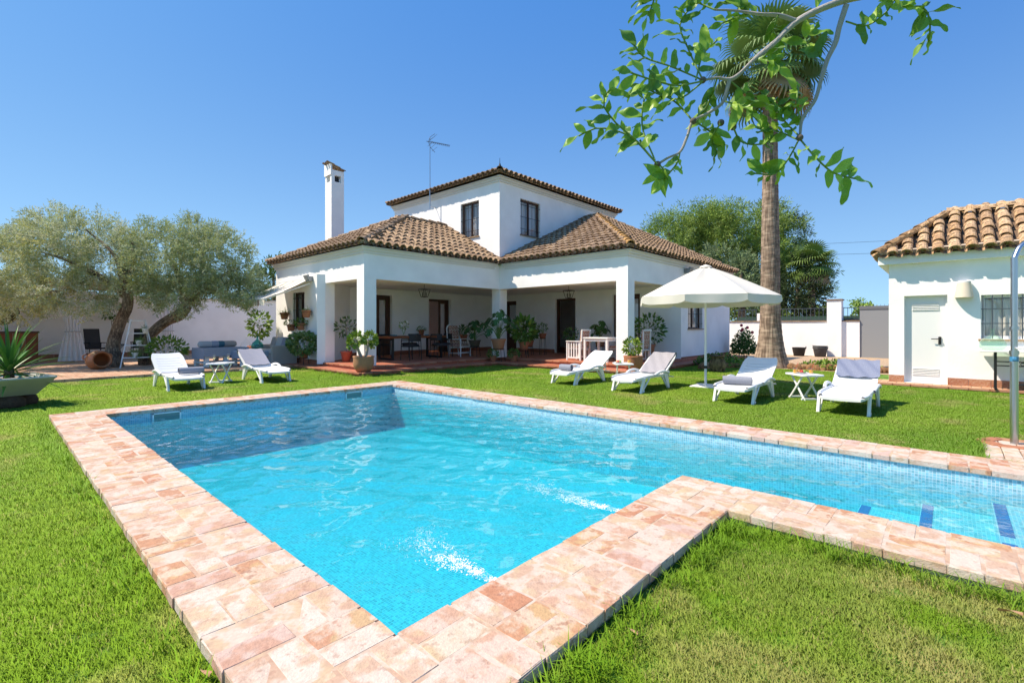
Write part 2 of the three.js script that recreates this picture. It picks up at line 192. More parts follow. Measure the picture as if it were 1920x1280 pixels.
{ // coping
  const cop = new THREE.Group(); cop.name = 'pool_coping'; cop.userData = { label: 'bloomed clay brick coping framing the swimming pool', category: 'coping', kind: 'thing' }; scene.add(cop);
  part(cop, 'riser', ring(OUT, MID.map((p) => p), -0.1, 0.032), M.concrete);
  part(cop, 'mortar', ring([[0.565, 1.105], [3.325, 1.105], [3.325, -2.1], [6.265, -2.1], [6.265, 9.205], [0.565, 9.205]], [[1.08, 1.62], [3.84, 1.62], [3.84, -1.6], [5.75, -1.6], [5.75, 8.69], [1.08, 8.69]], 0.0305, 0.0793), mat([0.64, 0.58, 0.52], 0.95, { map: tBrickPale }));
  const brick = (L, W, H) => { // chamfered, slightly worn block with its own place in the clay texture
    const c = rr(0.003, 0.007), P = [], x0 = -L / 2, x1 = L / 2, z0 = -W / 2, z1 = W / 2, j = () => rr(-0.003, 0.003);
    const b = [[x0, z0], [x1, z0], [x1, z1], [x0, z1]].map(([x, z]) => [x + j(), 0, z + j()]), m = b.map((q) => [q[0], H - c + j() * 0.5, q[2]]), t = m.map((q) => [q[0] - Math.sign(q[0]) * c + j(), H + j() * 0.4, q[2] - Math.sign(q[2]) * c + j()]);
    const quad = (a, e, f, g) => P.push(...a, ...f, ...e, ...a, ...g, ...f);
    for (let i = 0; i < 4; i++) { const k = (i + 1) % 4; quad(b[i], b[k], m[k], m[i]); quad(m[i], m[k], t[k], t[i]); } quad(t[0], t[1], t[2], t[3]);
    const g = new THREE.BufferGeometry(); g.setAttribute('position', new THREE.Float32BufferAttribute(P, 3)); g.computeVertexNormals(); const o = uvBox(g), uv = o.attributes.uv, du = rand(), dv = rand(); for (let i = 0; i < uv.count; i++) uv.setXY(i, uv.getX(i) + du, uv.getY(i) + dv); return o;
  };
  const geo = []; for (let i = 0; i < 24; i++) geo.push(brick(0.258, 0.126, 0.047));
  const tint = [[0.657, 0.594, 0.540], [0.675, 0.621, 0.567], [0.639, 0.558, 0.495], [0.684, 0.639, 0.585], [0.657, 0.612, 0.522]], warm = [[0.648, 0.513, 0.441], [0.657, 0.549, 0.486], [0.657, 0.567, 0.477], [0.612, 0.486, 0.441], [0.657, 0.585, 0.531]];
  const mk = (c, t) => mat(c, 0.88, { map: t, bumpMap: bBrick, bumpScale: 0.004 }), cool = tint.map((c) => mk(c, tBrickPale)), hot = warm.map((c, i) => mk(c, i % 2 ? tBrickPale : tBrick)), all = [];
  const run = (u0, v0, du, dv, len) => { // basket weave: pairs of bricks turned cell by cell, two cells across
    const au = -dv, av = du, n = Math.round(len / 0.271), w = len / n, k = 0.273;
    for (let i = 0; i < n; i++) for (let c = 0; c < 2; c++) for (let q = 0; q < 2; q++) { const across = (i + c) % 2 === 0, a = (i + (across ? 0.25 + q * 0.5 : 0.5)) * w, x = (c + (across ? 0.5 : 0.25 + q * 0.5)) * k; all.push({ u: u0 + du * a + au * x, v: v0 + dv * a + av * x, alongU: across ? Math.abs(au) > 0.5 : Math.abs(du) > 0.5, s: across ? [1.02, w / 0.271] : [w / 0.271, 1.02] }); }
  };
  run(1.102, 1.082, 0, 1, 8.13); run(1.102, 1.094, 1, 0, 2.762); run(3.862, -1.6, 0, 1, 2.69); run(1.102, 8.672, 1, 0, 4.63); run(6.282, -1.6, 0, 1, 10.81);
  all.forEach((b) => { b.d = Math.hypot(b.u, b.v); }); all.sort((a, b) => a.d - b.d);
  const rest = [];
  all.forEach((b, i) => {
    const m = rand() < 0.42 ? pick(hot) : pick(cool), g = pick(geo), turn = (b.alongU ? 0 : PI / 2) + (rand() < 0.5 ? PI : 0) + rr(-0.012, 0.012), y = 0.0335 + rr(-0.0016, 0.0016);
    if (i < 300) { const o = part(cop, 'brick', g, m); o.position.set(b.u + rr(-0.002, 0.002), y, -b.v + rr(-0.002, 0.002)); o.rotation.set(rr(-0.005, 0.005), turn, rr(-0.005, 0.005)); o.scale.set(b.s[0], 1, b.s[1]); }
    else (rest[i % 3] ??= []).push(mv(g.clone(), b.u, y, -b.v, turn, rr(-0.005, 0.005), 0, v3(b.s[0], 1, b.s[1])));
  });
  rest.forEach((q, i) => { part(cop, 'far_bricks', mg(q), [cool[0], hot[0], cool[2]][i]).userData.kind = 'stuff'; });
  // short brick path to the shower
  const path = thing('brick_path', 'short clay brick path beside the coping under the shower', 'path'); for (let i = 0; i < 5; i++) for (let j = 0; j < 6; j++) { const o = part(path, 'brick', pick(geo), pick(cool)); o.position.set(6.43 + i * 0.266, -0.012 + rr(-0.003, 0.003), 0.98 - j * 0.133); o.rotation.y = rr(-0.01, 0.01); }
}
{ // water: a rippled surface over a body that takes its colour from its depth
  const WL = -0.055, rip = (x, y) => { const w = fbm(x * 0.9 + 20, y * 0.9 + 20, 4096, 2, 301), q = 0.35 + 0.9 * w; return q * (0.0052 * Math.sin(x * 13 + y * 7 + 4 * fbm(x * 2 + 9, y * 2 + 9, 4096, 2, 302)) + 0.0042 * Math.sin(-x * 9 + y * 17 + 5 * fbm(x * 2.4 + 30, y * 2.4 + 3, 4096, 2, 303))) + 0.022 * (fbm(x * 4.2 + 50, y * 4.2 + 50, 4096, 3, 304) - 0.5) * q + 0.006 * (fbm(x * 15 + 50, y * 15 + 50, 4096, 2, 305) - 0.5); };
  const sheet = (u0, u1, v0, v1, st) => grid(Math.round((u1 - u0) / st), Math.round((v1 - v0) / st), (s, t) => { const u = u0 + (u1 - u0) * s, v = v0 + (v1 - v0) * t; return W3(u, v, WL + rip(u, v)); });
  const water = new THREE.Group(); water.name = 'pool_water'; water.userData = { kind: 'structure', label: 'clear turquoise rippled water filling the pool', category: 'water' }; scene.add(water);
  const a = sheet(1.06, 5.77, 1.6, 8.71, 0.031), b = sheet(3.82, 5.77, -1.61, 1.6, 0.031);
  part(water, 'water_surface', mg(a, b), phy([1, 1, 1], 0.015, { transmission: 1, thickness: 0, ior: 1.33 }));
  part(water, 'water_body', slabPoly([[1.05, 1.59], [3.81, 1.59], [3.81, -1.61], [5.78, -1.61], [5.78, 8.72], [1.05, 8.72]], -0.78, WL - 0.035), phy([0.12, 0.58, 0.78], 1, { transparent: true, opacity: 0.12, transmission: 0, thickness: 1, specularIntensity: 0, attenuationColor: lin(0.17, 0.90, 0.93), attenuationDistance: 1.4 }));
  // bubbles driven out by the inlet jets
  const foam = (x0, y0, x1, y1, n, label) => {
    const A = gp(x0, y0, WL), B = gp(x1, y1, WL), im = new THREE.InstancedMesh(new THREE.IcosahedronGeometry(1, 1), phy([0.72, 0.76, 0.78], 0.35, {}), n), m = new THREE.Matrix4();
    for (let i = 0; i < n; i++) { const t = Math.pow(rand(), 1.15), g = (rand() + rand() + rand() - 1.5) * (0.022 + 0.19 * t), w = 0.08 * Math.sin(t * 5), du = B[0] - A[0], dv = B[1] - A[1], L = Math.hypot(du, dv), r = rr(0.0007, 0.0031) * (1.25 - 0.75 * t) * (rand() < 0.1 ? 1.5 : 1), c = fbm(t * 14, g * 40 + 9, 4096, 2, 77); const k = c > 0.42 ? 1 : 0.35;
      const u = A[0] + du * t - dv / L * (g + w * 0.4), v = A[1] + dv * t + du / L * (g + w * 0.4); m.compose(W3(u, v, WL + rip(u, v) + 0.001), new THREE.Quaternion(), v3(r * k * 1.5, r * k * 0.6, r * k * 1.5)); im.setMatrixAt(i, m); }
    im.name = numbered('jet_foam'); im.userData = { kind: 'stuff', label, category: 'foam' }; shade(im); scene.add(im);
  };
  foam(928, 1086, 755, 1000, 2200, 'white bubbles streaming from the jet near the pool corner');
  foam(1166, 958, 968, 903, 2200, 'white bubbles streaming from the jet near the coping bend');
}
// ---------- grass ----------
const inRect = (u, v, a, b, c, d) => u > a && u < b && v > c && v < d;
const isLawn = (u, v) => !(inRect(u, v, 0.56, 6.28, 1.09, 9.22) || inRect(u, v, 3.32, 6.28, -2.2, 1.1) || inRect(u, v, 6.28, 7.64, -1.05, -0.27) || inRect(u, v, 6.42, 30, 11.15, 30) || inRect(u, v, 11.46, 30, 6.24, 30) || v > 15.12 || u > 16.3 || inRect(u, v, 13.3, 20, -9, 1.42));
{
  const blades = (n, rad, h0, h1, w) => { const P = [], N = []; for (let i = 0; i < n; i++) { const a = rr(0, 2 * PI), q = Math.sqrt(rand()) * rad, x = Math.cos(a) * q, z = Math.sin(a) * q, h = rr(h0, h1), b = rr(0, 2 * PI), l = rr(0.3, 1.15) * h, cx = Math.cos(b), cz = Math.sin(b), wx = -cz * w * rr(0.6, 1.2), wz = cx * w * rr(0.6, 1.2);
    const p0 = [x - wx, 0, z - wz], p1 = [x + wx, 0, z + wz], mx = x + cx * l * 0.35, mz = z + cz * l * 0.35, m0 = [mx - wx * 0.8, h * 0.62, mz - wz * 0.8], m1 = [mx + wx * 0.8, h * 0.62, mz + wz * 0.8], t = [x + cx * l, h * rr(0.8, 1), z + cz * l]; P.push(...p0, ...p1, ...m1, ...p0, ...m1, ...m0, ...m0, ...m1, ...t); const ny = [cx * 0.2, 1, cz * 0.2]; for (let k = 0; k < 9; k++) N.push(...ny); }
    const g = new THREE.BufferGeometry(); g.setAttribute('position', new THREE.Float32BufferAttribute(P, 3)); g.setAttribute('normal', new THREE.Float32BufferAttribute(N, 3)); return g; };
  const gm = phy([1, 1, 1], 0.8, { transmission: 0.3, thickness: 0, ior: 1.35, specularIntensity: 0.12 });
  const spots = [[], [], []];
  const add = (u, v, d, k = 0, sc = 1) => spots[k].push([u, v, d, sc]);
  const dens = (d) => d < 3 ? 3000 : d < 5 ? 2100 : d < 8 ? 1500 : d < 12 ? 900 : 520;
  for (let d = 0.3; d < 18.5; d += 0.25) { const half = 1.22 * d + 0.9, n = dens(d) * 0.25 * 2 * half; for (let i = 0; i < n; i++) { const dd = d + rand() * 0.25, s = rr(-half, half), u = dd * CO + s * SI, v = dd * SI - s * CO; if (isLawn(u, v)) add(u, v, dd, dd < 5 ? 0 : 1); } }
  const edge = (u0, v0, u1, v1, n, out) => { for (let i = 0; i < n; i++) { const t = rand(), q = Math.pow(rand(), 1.6) * 0.13; if (fbm(t * 30 * Math.hypot(u1 - u0, v1 - v0) / 3, 3, 4096, 3, 91) < 0.42 && rand() < 0.75) continue; add(u0 + (u1 - u0) * t + out[0] * q, v0 + (v1 - v0) * t + out[1] * q, 2, 2, rr(0.5, 1.15)); } };
  edge(0.52, 1.0, 0.52, 9.2, 420, [-1, 0]); edge(0.6, 1.07, 3.28, 1.07, 420, [0, -1]); edge(3.27, 1.07, 3.27, -1.2, 240, [-1, 0]); edge(6.3, 9.2, 6.3, -1, 500, [1, 0]); edge(0.6, 9.25, 6.2, 9.25, 260, [0, 1]); edge(6.3, -0.24, 7.6, -0.24, 160, [0, 1]); edge(6.42, 11.12, 11.45, 11.12, 260, [0, -1]); edge(6.4, 11.4, 6.4, 15, 160, [-1, 0]);
  const geos = [blades(17, 0.035, 0.014, 0.032, 0.0019), blades(18, 0.05, 0.014, 0.03, 0.0032), blades(8, 0.035, 0.035, 0.1, 0.0028)], q = new THREE.Quaternion(), m = new THREE.Matrix4(), c = new THREE.Color(), up = v3(0, 1, 0);
  const grass = new THREE.Group(); grass.name = 'grass'; grass.userData = { kind: 'stuff', label: 'short green grass blades of the lawn', category: 'grass' }; scene.add(grass);
  spots.forEach((list, k) => { const im = new THREE.InstancedMesh(geos[k], gm, list.length); list.forEach(([u, v, d, sc], i) => {
      const a = fbm(u * 0.7 + 40, v * 0.7 + 40, 4096, 4, 201), b = fbm(u * 3 + 40, v * 3 + 40, 4096, 3, 202), dry = sm(0.60, 0.78, fbm(u * 1.6 + 80, v * 1.6 + 80, 4096, 4, 203)) * 0.55 + 0.5 * sm(0.42, 0.66, fbm(u * 2.2 + 15, v * 2.2 + 60, 4096, 4, 204)) * cl(1 - Math.hypot(u - 2.5, v + 0.1) / 1.5) + (rand() < 0.05 ? 0.6 : 0), s = rr(0.75, 1.25) * (k === 2 ? sc : 0.72 + 0.6 * b) * (k === 1 ? 1 + 0.012 * d : 1);
      m.compose(W3(u, v, k === 2 ? -0.002 : -0.004), q.setFromAxisAngle(up, rr(0, 6.28)), v3(s, s, s)); im.setMatrixAt(i, m);
      let col = mix([0.185, 0.35, 0.018], [0.285, 0.435, 0.033], cl(a * 1.6 - 0.3)); if (k === 2) col = [0.19, 0.355, 0.02]; col = mix(col, [0.46, 0.42, 0.15], cl(dry) * (k === 2 ? 0.15 : 1)); const w = rr(0.72, 1.22); im.setColorAt(i, c.setRGB(col[0] * w, col[1] * w, col[2] * w)); });
    im.name = ['near_blades', 'far_blades', 'edge_tufts'][k]; im.userData = { kind: 'stuff' }; shade(im); grass.add(im); });
  const leaf = () => grid(6, 2, (s, t) => v3((s - 0.5) * 0.075, 0.012 + 0.012 * Math.sin(s * 3 + t * 2), (t - 0.5) * 0.03 * Math.sin(PI * (0.1 + 0.85 * s)))), lm = mat([0.42, 0.24, 0.13], 0.9);
  [[1895, 1157, 'curled brown dead leaf on the grass inside the coping bend', 1.05], [1185, 1192, 'small tan dead leaf on the grass beside the near coping', 0.9], [385, 1272, 'brown dead leaf on the grass by the long coping edge', 1]].forEach(([x, y, l, s]) => { const o = solo('dry_leaf', l, 'leaf', leaf(), lm, [...gp(x, y, 0.01), 0.022], rr(0, 3)); o.scale.setScalar(s); });
}
// ---------- roofs of curved clay tiles ----------
const coverTile = (() => { // tapered half pipe, wide end at the eave (+z), resting on y = 0
  const n = 7, L = 0.46, P = [], quad = (a, b, c, d) => P.push(...a, ...b, ...c, ...a, ...c, ...d);
  const ringAt = (z, r, lift) => Array.from({ length: n + 1 }, (_, i) => { const a = PI * i / n; return [Math.cos(a) * r, Math.sin(a) * r * 0.92 + lift, z]; });
  const o0 = ringAt(L / 2, 0.104, 0.018), o1 = ringAt(-L / 2, 0.082, 0.0), i0 = ringAt(L / 2, 0.086, 0.018);
  for (let i = 0; i < n; i++) { quad(o0[i], o0[i + 1], o1[i + 1], o1[i]); quad(i0[i], i0[i + 1], o0[i + 1], o0[i]); }
  const back = ringAt(-L / 2 + 0.2, 0.076, 0.0); for (let i = 0; i < n; i++) quad(i0[i + 1], i0[i], back[i], back[i + 1]);
  const g = new THREE.BufferGeometry(); g.setAttribute('position', new THREE.Float32BufferAttribute(P, 3)); g.computeVertexNormals(); return uvBox(g);
})();
const panTile = (() => { const n = 5, L = 0.46; const g = grid(n, 1, (s, t) => { const a = PI + PI * s; return v3(Math.cos(a) * 0.1, 0.085 + Math.sin(a) * 0.075, (0.5 - t) * L); }); return uvBox(g); })();
const tileTints = [[0.60, 0.54, 0.48], [0.70, 0.64, 0.56], [0.50, 0.44, 0.39], [0.78, 0.72, 0.64], [0.57, 0.50, 0.43]].map((c) => mat(c, 0.92, { map: tRoof }));
const uvTiles = [0, 1, 2, 3].map(() => { const g = coverTile.clone(), uv = g.attributes.uv, a = rand(), b = rand(); for (let i = 0; i < uv.count; i++) uv.setXY(i, uv.getX(i) + a, uv.getY(i) + b); return g; });
const inside = (p, e, q) => { let k = false; for (let i = 0, j = p.length - 1; i < p.length; j = i++) if ((p[i][1] > q) !== (p[j][1] > q) && e < (p[j][0] - p[i][0]) * (q - p[i][1]) / (p[j][1] - p[i][1]) + p[i][0]) k = !k; return k; };
function slope(list, pts, pitch = 0.255, row = 0.37) { // pts: eave start, eave end, then the rest of the polygon (Vector3)
  const [A, B] = pts, ex = B.clone().sub(A).normalize(), n = ex.clone().cross(pts[2].clone().sub(A)).normalize(); if (n.y < 0) n.negate(); const ey = n.clone().cross(ex).normalize(); if (ey.y < 0) ey.negate();
  const pol = pts.map((p) => { const q = p.clone().sub(A); return [q.dot(ex), q.dot(ey)]; }), eMin = Math.min(...pol.map((q) => q[0])), eMax = Math.max(...pol.map((q) => q[0])), qMax = Math.max(...pol.map((q) => q[1])), z = ey.clone().negate();
  const x = n.clone().cross(z), cols = Math.round((eMax - eMin) / pitch), w = (eMax - eMin) / cols;
  for (let r = 0; r * row < qMax; r++) for (let c = 0; c <= cols * 2; c++) { const e = eMin + c * w / 2, q = r * row + 0.16, pan = c % 2 === 1; if (!inside(pol, e, q + 0.02) && !inside(pol, e, q - 0.15)) continue;
    const p = A.clone().addScaledVector(ex, e + rr(-0.008, 0.008)).addScaledVector(ey, q + rr(-0.012, 0.012)).addScaledVector(n, pan ? -0.02 : 0.05), m = new THREE.Matrix4().makeBasis(x, n, z).setPosition(p); m.multiply(new THREE.Matrix4().makeRotationFromEuler(new THREE.Euler(-0.035 + rr(-0.02, 0.02), rr(-0.05, 0.05), rr(-0.05, 0.05))));
    list.push({ m, pan, p, n }); }
  (list.eaves ??= []).push(beam(A.clone().addScaledVector(ey, 0.09).addScaledVector(n, 0.035), B.clone().addScaledVector(ey, 0.09).addScaledVector(n, 0.035), 0.1, 0.05, n));
  const tri = []; for (let i = 1; i < pts.length - 1; i++) tri.push(A, pts[i], pts[i + 1]); const g = new THREE.BufferGeometry().setFromPoints(tri); g.computeVertexNormals(); return uvBox(g);
}
function layTiles(roof, list, most, tints = tileTints) { // the tiles that show largest are meshes of their own, the rest one part
  const eye = v3(0, EYE, 0), rest = [], covers = list.filter((t) => !t.pan); covers.forEach((t) => { const d = eye.clone().sub(t.p), L = d.length(); t.s = Math.max(0.02, d.dot(t.n) / L) / (L * L); }); covers.sort((a, b) => b.s - a.s);
  covers.forEach((t, i) => { if (i < most) { const o = part(roof, 'roof_tile', pick(uvTiles), pick(tints)); o.applyMatrix4(t.m); } else rest.push(pick(uvTiles).clone().applyMatrix4(t.m)); });
  const pans = list.filter((t) => t.pan).map((t) => panTile.clone().applyMatrix4(t.m)); if (pans.length) part(roof, 'channel_tiles', mg(pans), tints[2]).userData.kind = 'stuff'; part(roof, 'eave_mortar', uvBox(mg(list.eaves)), mat([0.52, 0.43, 0.34], 0.95, { map: tPlaster })); if (rest.length) part(roof, 'far_tiles', mg(rest), tints[0]).userData.kind = 'stuff';
}
function ridge(roof, a, b, m = null, lift = 0.07) { const d = b.clone().sub(a), n = Math.max(2, Math.round(d.length() / 0.4)); d.normalize(); const side = d.clone().cross(v3(0, 1, 0)).normalize(), up = side.clone().cross(d); // wide ends look down
  for (let i = 0; i < n; i++) { const o = part(roof, 'ridge_tile', pick(uvTiles), m ?? pick(tileTints)); o.applyMatrix4(new THREE.Matrix4().makeBasis(side.clone().negate(), up, d.clone().negate()).setPosition(a.clone().lerp(b, (i + 0.5) / n).addScaledVector(up, lift + rr(-0.008, 0.008)))); o.scale.set(1.15, 1.1, 1.02); } }

// ---------- openings, in a frame of their own: x right, y up, z out, sill centre at the origin ----------
function grilleWindow(parent, pos, turn, w, h, o = {}) {
  const { frameM = M.darkWood, barM = M.blackIron, bars = 5, cross = 3, deep = 0.14, sill = true, curtain = true } = o, win = new THREE.Group(); win.name = 'window'; win.position.copy(pos); win.rotation.y = turn; parent.add(win);
  const f = 0.055; part(win, 'frame', mg(bx(w, f, 0.06, 0, 0, -deep), bx(w, f, 0.06, 0, h - f, -deep), bx(f, h - 2 * f, 0.06, -w / 2 + f / 2, f, -deep), bx(f, h - 2 * f, 0.06, w / 2 - f / 2, f, -deep), bx(0.07, h - 2 * f, 0.065, 0, f, -deep)), frameM);
  for (const s of [-1, 1]) part(win, 'pane', bx(w / 2 - f - 0.035, h - 2 * f, 0.005, s * (w / 4 - f / 2 + 0.0175), f, -deep), M.glass);
  if (curtain) part(win, 'curtain', grid(30, 1, (s, t) => v3((s - 0.5) * (w - 0.1), 0.03 + t * (h - 0.06), -deep - 0.12 + 0.02 * Math.sin(s * 40))), M.curtain);
  const bl = []; for (let i = 0; i < bars; i++) bl.push(part(win, 'bar', cyl(0.009, 0.009, h - 0.012, -w / 2 + w * (i + 0.5) / bars, 0.006, -0.012, 6), barM)); for (let i = 0; i < cross; i++) part(win, 'rail', bx(w - 0.004, 0.012, 0.022, 0, h * (i + 0.5) / cross, -0.012), barM);
  if (sill) part(win, 'sill', bx(w + 0.06, 0.035, 0.16, 0, -0.036, -0.03, 0.006), tileTints[1]);
}
function doorway(parent, pos, turn, w, h, kind = 'open') {
  const door = new THREE.Group(); door.name = 'door'; door.position.copy(pos); door.rotation.y = turn; parent.add(door); const f = 0.08;
  part(door, 'frame', mg(bx(f, h, 0.12, -w / 2 + f / 2, 0, -0.2), bx(f, h, 0.12, w / 2 - f / 2, 0, -0.2), bx(w - 2 * f, f, 0.12, 0, h - f, -0.2)), M.darkWood);
  const leaf = (x0, x1) => { const c = (x0 + x1) / 2, q = x1 - x0; part(door, 'leaf', mg(bx(0.08, h - f, 0.045, x0 + 0.04, 0, -0.2), bx(0.08, h - f, 0.045, x1 - 0.04, 0, -0.2), bx(q - 0.16, 0.09, 0.045, c, h - f - 0.09, -0.2), bx(q - 0.16, 0.62, 0.04, c, 0.0, -0.2), bx(q - 0.26, 0.46, 0.055, c, 0.08, -0.2)), M.darkWood); part(door, 'pane', bx(q - 0.16, h - f - 0.71, 0.005, c, 0.62, -0.2), M.glass); part(door, 'curtain', grid(24, 1, (s, t) => v3(x0 + 0.09 + s * (q - 0.18), 0.62 + t * (h - f - 0.72), -0.24 + 0.012 * Math.sin(s * 50))), M.curtain); };
  if (kind === 'bare') return; if (kind !== 'open') { leaf(-w / 2 + f, 0); leaf(0.002, w / 2 - f); } else { leaf(w / 2 - f - 0.42, w / 2 - f); }
}
// ---------- the house ----------
const house = thing('house', 'white two storey villa with tiled hip roofs and an open corner porch', 'house');
{
  const T = 3.5, OP = 2.63; let wall = (g, n = 'wall') => part(house, n, g, M.plaster);
  const TOWER = [12.352, 20.25, 11.922, 18.49];
  // outer walls
  const [w1a] = onU(549, 580, 6.98), [w1b] = onU(570.5, 580, 6.98), wz0 = onU(560, 615, 6.98)[1], wz1 = onU(560, 548, 6.98)[1];
  wall(wallPlane('u', 6.98, 14.17, 17.9, 0.05, T, [[w1b, w1a, wz0, wz1]])); grilleWindow(house, W3(6.98, (w1a + w1b) / 2, wz0), frontU, w1a - w1b, wz1 - wz0, { bars: 6, curtain: false });
  const [w2a] = onV(1290, 590, 6.82), [w2b] = onV(1317.5, 590, 6.82), w20 = onV(1303, 616, 6.82)[1], w21 = w20 + 1.05;
  wall(wallPlane('v', 6.82, 16.0, 20.87, 0.05, T, [[w2a, w2b, w20, w21]])); grilleWindow(house, W3((w2a + w2b) / 2, 6.82, w20), 0, w2b - w2a, w21 - w20, { bars: 6 });
  wall(boxUV(7.28, 12.35, 17.6, 17.9, 0.05, T)); wall(boxUV(20.57, 20.87, 7.12, 18.5, 0.05, T));
  // porch: pillars, lintels, inner walls, ceiling
  for (const [u, v] of [[6.98, 11.92], [12.35, 11.92], [12.35, 6.82]]) part(house, 'pillar', boxUV(u, u + 0.38, v, v + 0.38, 0.18, OP), M.plaster);
  wall(boxUV(6.98, 7.36, 11.92, 14.17, OP, T), 'lintel'); wall(boxUV(7.36, 12.35, 11.92, 12.3, OP, T), 'lintel'); wall(boxUV(12.35, 12.73, 6.82, 12.3, OP, T), 'lintel'); wall(boxUV(12.73, 16.0, 6.82, 7.2, OP, T), 'lintel');
  const dv = (px0, px1) => [onV(px0, 600, 16)[0], onV(px1, 600, 16)[0]], du = (px0, px1) => [onU(px1, 600, 16)[0], onU(px0, 600, 16)[0]];
  const A = dv(688, 735), B = dv(804, 845), D = du(927, 968), E = du(1040, 1079), F = du(1148, 1200), FL = 0.2;
  part(house, 'porch_wall', wallPlane('v', 16, 8.8, 16.35, 0.15, 2.9, [[...A, FL, 2.5], [...B, FL, 2.45]]), M.plaster); part(house, 'porch_wall', wallPlane('u', 16, 7.12, 16.0, 0.15, 2.9, [[...D, FL, 2.45], [...E, FL, 2.45], [...F, FL, 2.5]]), M.plaster);
  doorway(house, W3((A[0] + A[1]) / 2, 16, FL), 0, A[1] - A[0], 2.3, 'shut'); doorway(house, W3((B[0] + B[1]) / 2, 16, FL), 0, B[1] - B[0], 2.25);
  doorway(house, W3(16, (D[0] + D[1]) / 2, FL), frontU, D[1] - D[0], 2.25, 'shut'); doorway(house, W3(16, (E[0] + E[1]) / 2, FL), frontU, E[1] - E[0], 2.25, 'bare'); doorway(house, W3(16, (F[0] + F[1]) / 2, FL), frontU, F[1] - F[0], 2.3, 'shut');
  { const L = Math.hypot(1.82, 1.83), g = uvBox(bx(L, 2.75, 0.25, L / 2, 0.15, -0.125)); g.rotateY(PI / 4).translate(6.98, 0, -14.17); part(house, 'porch_wall', g, M.plaster); }
  part(house, 'porch_ceiling', slabPoly([[7.1, 12.05], [12.5, 12.05], [12.5, 6.95], [20.7, 6.95], [20.7, 17.7], [7.1, 17.7]], 2.72, 2.86), M.plaster);
  // plinth tiles
  const pm = [[0.40, 0.19, 0.12], [0.44, 0.22, 0.15], [0.36, 0.165, 0.105]].map((c) => mat(c, 0.8, { map: tBrick })), tiles = (axis, at, a0, a1, h) => { const n = Math.round(Math.abs(a1 - a0) / 0.33), w = (a1 - a0) / n; for (let i = 0; i < n; i++) { const c = a0 + (i + 0.5) * w; part(house, 'plinth_tile', axis === 'u' ? bx(0.016, 0.15, Math.abs(w) - 0.006, at - 0.005, h, -c) : bx(Math.abs(w) - 0.006, 0.15, 0.016, c, h, -(at - 0.005)), pick(pm)); } };
  tiles('v', 6.82, 16.0, 20.87, 0.1); tiles('u', 6.98, 14.17, 17.9, 0.1); tiles('v', 16, 8.8, A[0], 0.2); tiles('v', 16, A[1], B[0], 0.2); tiles('v', 16, B[1], 16, 0.2); tiles('u', 16, 7.2, F[0], 0.2); tiles('u', 16, F[1], E[0], 0.2); tiles('u', 16, E[1], D[0], 0.2);
  wall(boxUV(12.35, 20.57, 18.2, 18.488, 0.05, T - 0.002));
  // tower
  const t1 = onU(863.7, 400, TOWER[0]), t2 = onU(898, 400, TOWER[0]), tz0 = onU(881, 445, TOWER[0])[1], tz1 = onU(881, 379, TOWER[0])[1], s1 = onV(975.5, 400, TOWER[2]), s2 = onV(1013, 400, TOWER[2]), sz0 = onV(994, 443, TOWER[2])[1], sz1 = onV(994, 377, TOWER[2])[1];
  part(house, 'tower_wall', wallPlane('u', TOWER[0], TOWER[2], TOWER[3], T, 6.68, [[t2[0], t1[0], tz0, tz1]]), M.plaster); part(house, 'tower_wall', wallPlane('v', TOWER[2], TOWER[0] + 0.3, TOWER[1], T, 6.68, [[s1[0], s2[0], sz0, sz1]]), M.plaster); part(house, 'tower_wall', boxUV(TOWER[0] + 0.3, TOWER[1], 18.19, 18.49, T, 6.68), M.plaster); part(house, 'tower_wall', boxUV(19.95, TOWER[1], 12.222, 18.19, T, 6.68), M.plaster); part(house, 'tower_floor', boxUV(12.7, 19.9, 12.3, 18.1, 3.55, 3.65), M.plaster);
  grilleWindow(house, W3(TOWER[0], (t1[0] + t2[0]) / 2, tz0), frontU, t1[0] - t2[0], tz1 - tz0, { bars: 6 }); grilleWindow(house, W3((s1[0] + s2[0]) / 2, TOWER[2], sz0), 0, s2[0] - s1[0], sz1 - sz0, { bars: 6 });
  // cornices
  const corn = (u0, u1, v0, v1, h, name, sides) => { for (const [o, a, b] of [[0.04, h - 0.13, h - 0.05], [0.08, h - 0.05, h + 0.02], [0.13, h + 0.02, h + 0.06]]) { const gs = []; for (const s of sides) gs.push(s === 'u' ? boxUV(u0 - o, u0 + 0.02, v0 - o, v1 + o, a, b) : boxUV(u0 + 0.02, u1 + o, v0 - o, v0 + 0.02, a, b)); part(house, name, mg(gs), M.trim); } };
  corn(6.98, 12.02, 11.92, 17.9, 3.45, 'cornice', ['u', 'v']); corn(12.35, 20.87, 6.82, 11.6, 3.45, 'cornice', ['u', 'v']); corn(12.352, 20.25, 11.922, 18.49, 6.62, 'tower_cornice', ['u', 'v']);
  // roofs
  const roof = new THREE.Group(); roof.name = 'roof'; house.add(roof); const list = [], e = 3.54, base = [], P = (u, v, h) => W3(u, v, h);
  const pk = P(10.3, 14.9, 5.24), kA = P(6.8, 11.74, e), kB = P(6.8, 18.1, e), val = P(12.17, 11.74, e), tc = P(12.37, 11.93, 3.64), rt = P(12.37, 14.9, 5.24);
  base.push(slope(list, [kA, val, tc, rt, pk]), slope(list, [kB, kA, pk]), uvBox(new THREE.BufferGeometry().setFromPoints([kB, P(12.37, 18.28, e), rt, kB, rt, pk])));
  const p2 = P(17.68, 11.2, 6.0), p3 = P(17.68, 11.94, 6.0), c1 = P(12.17, 6.64, e), c2 = P(21.1, 6.64, e);
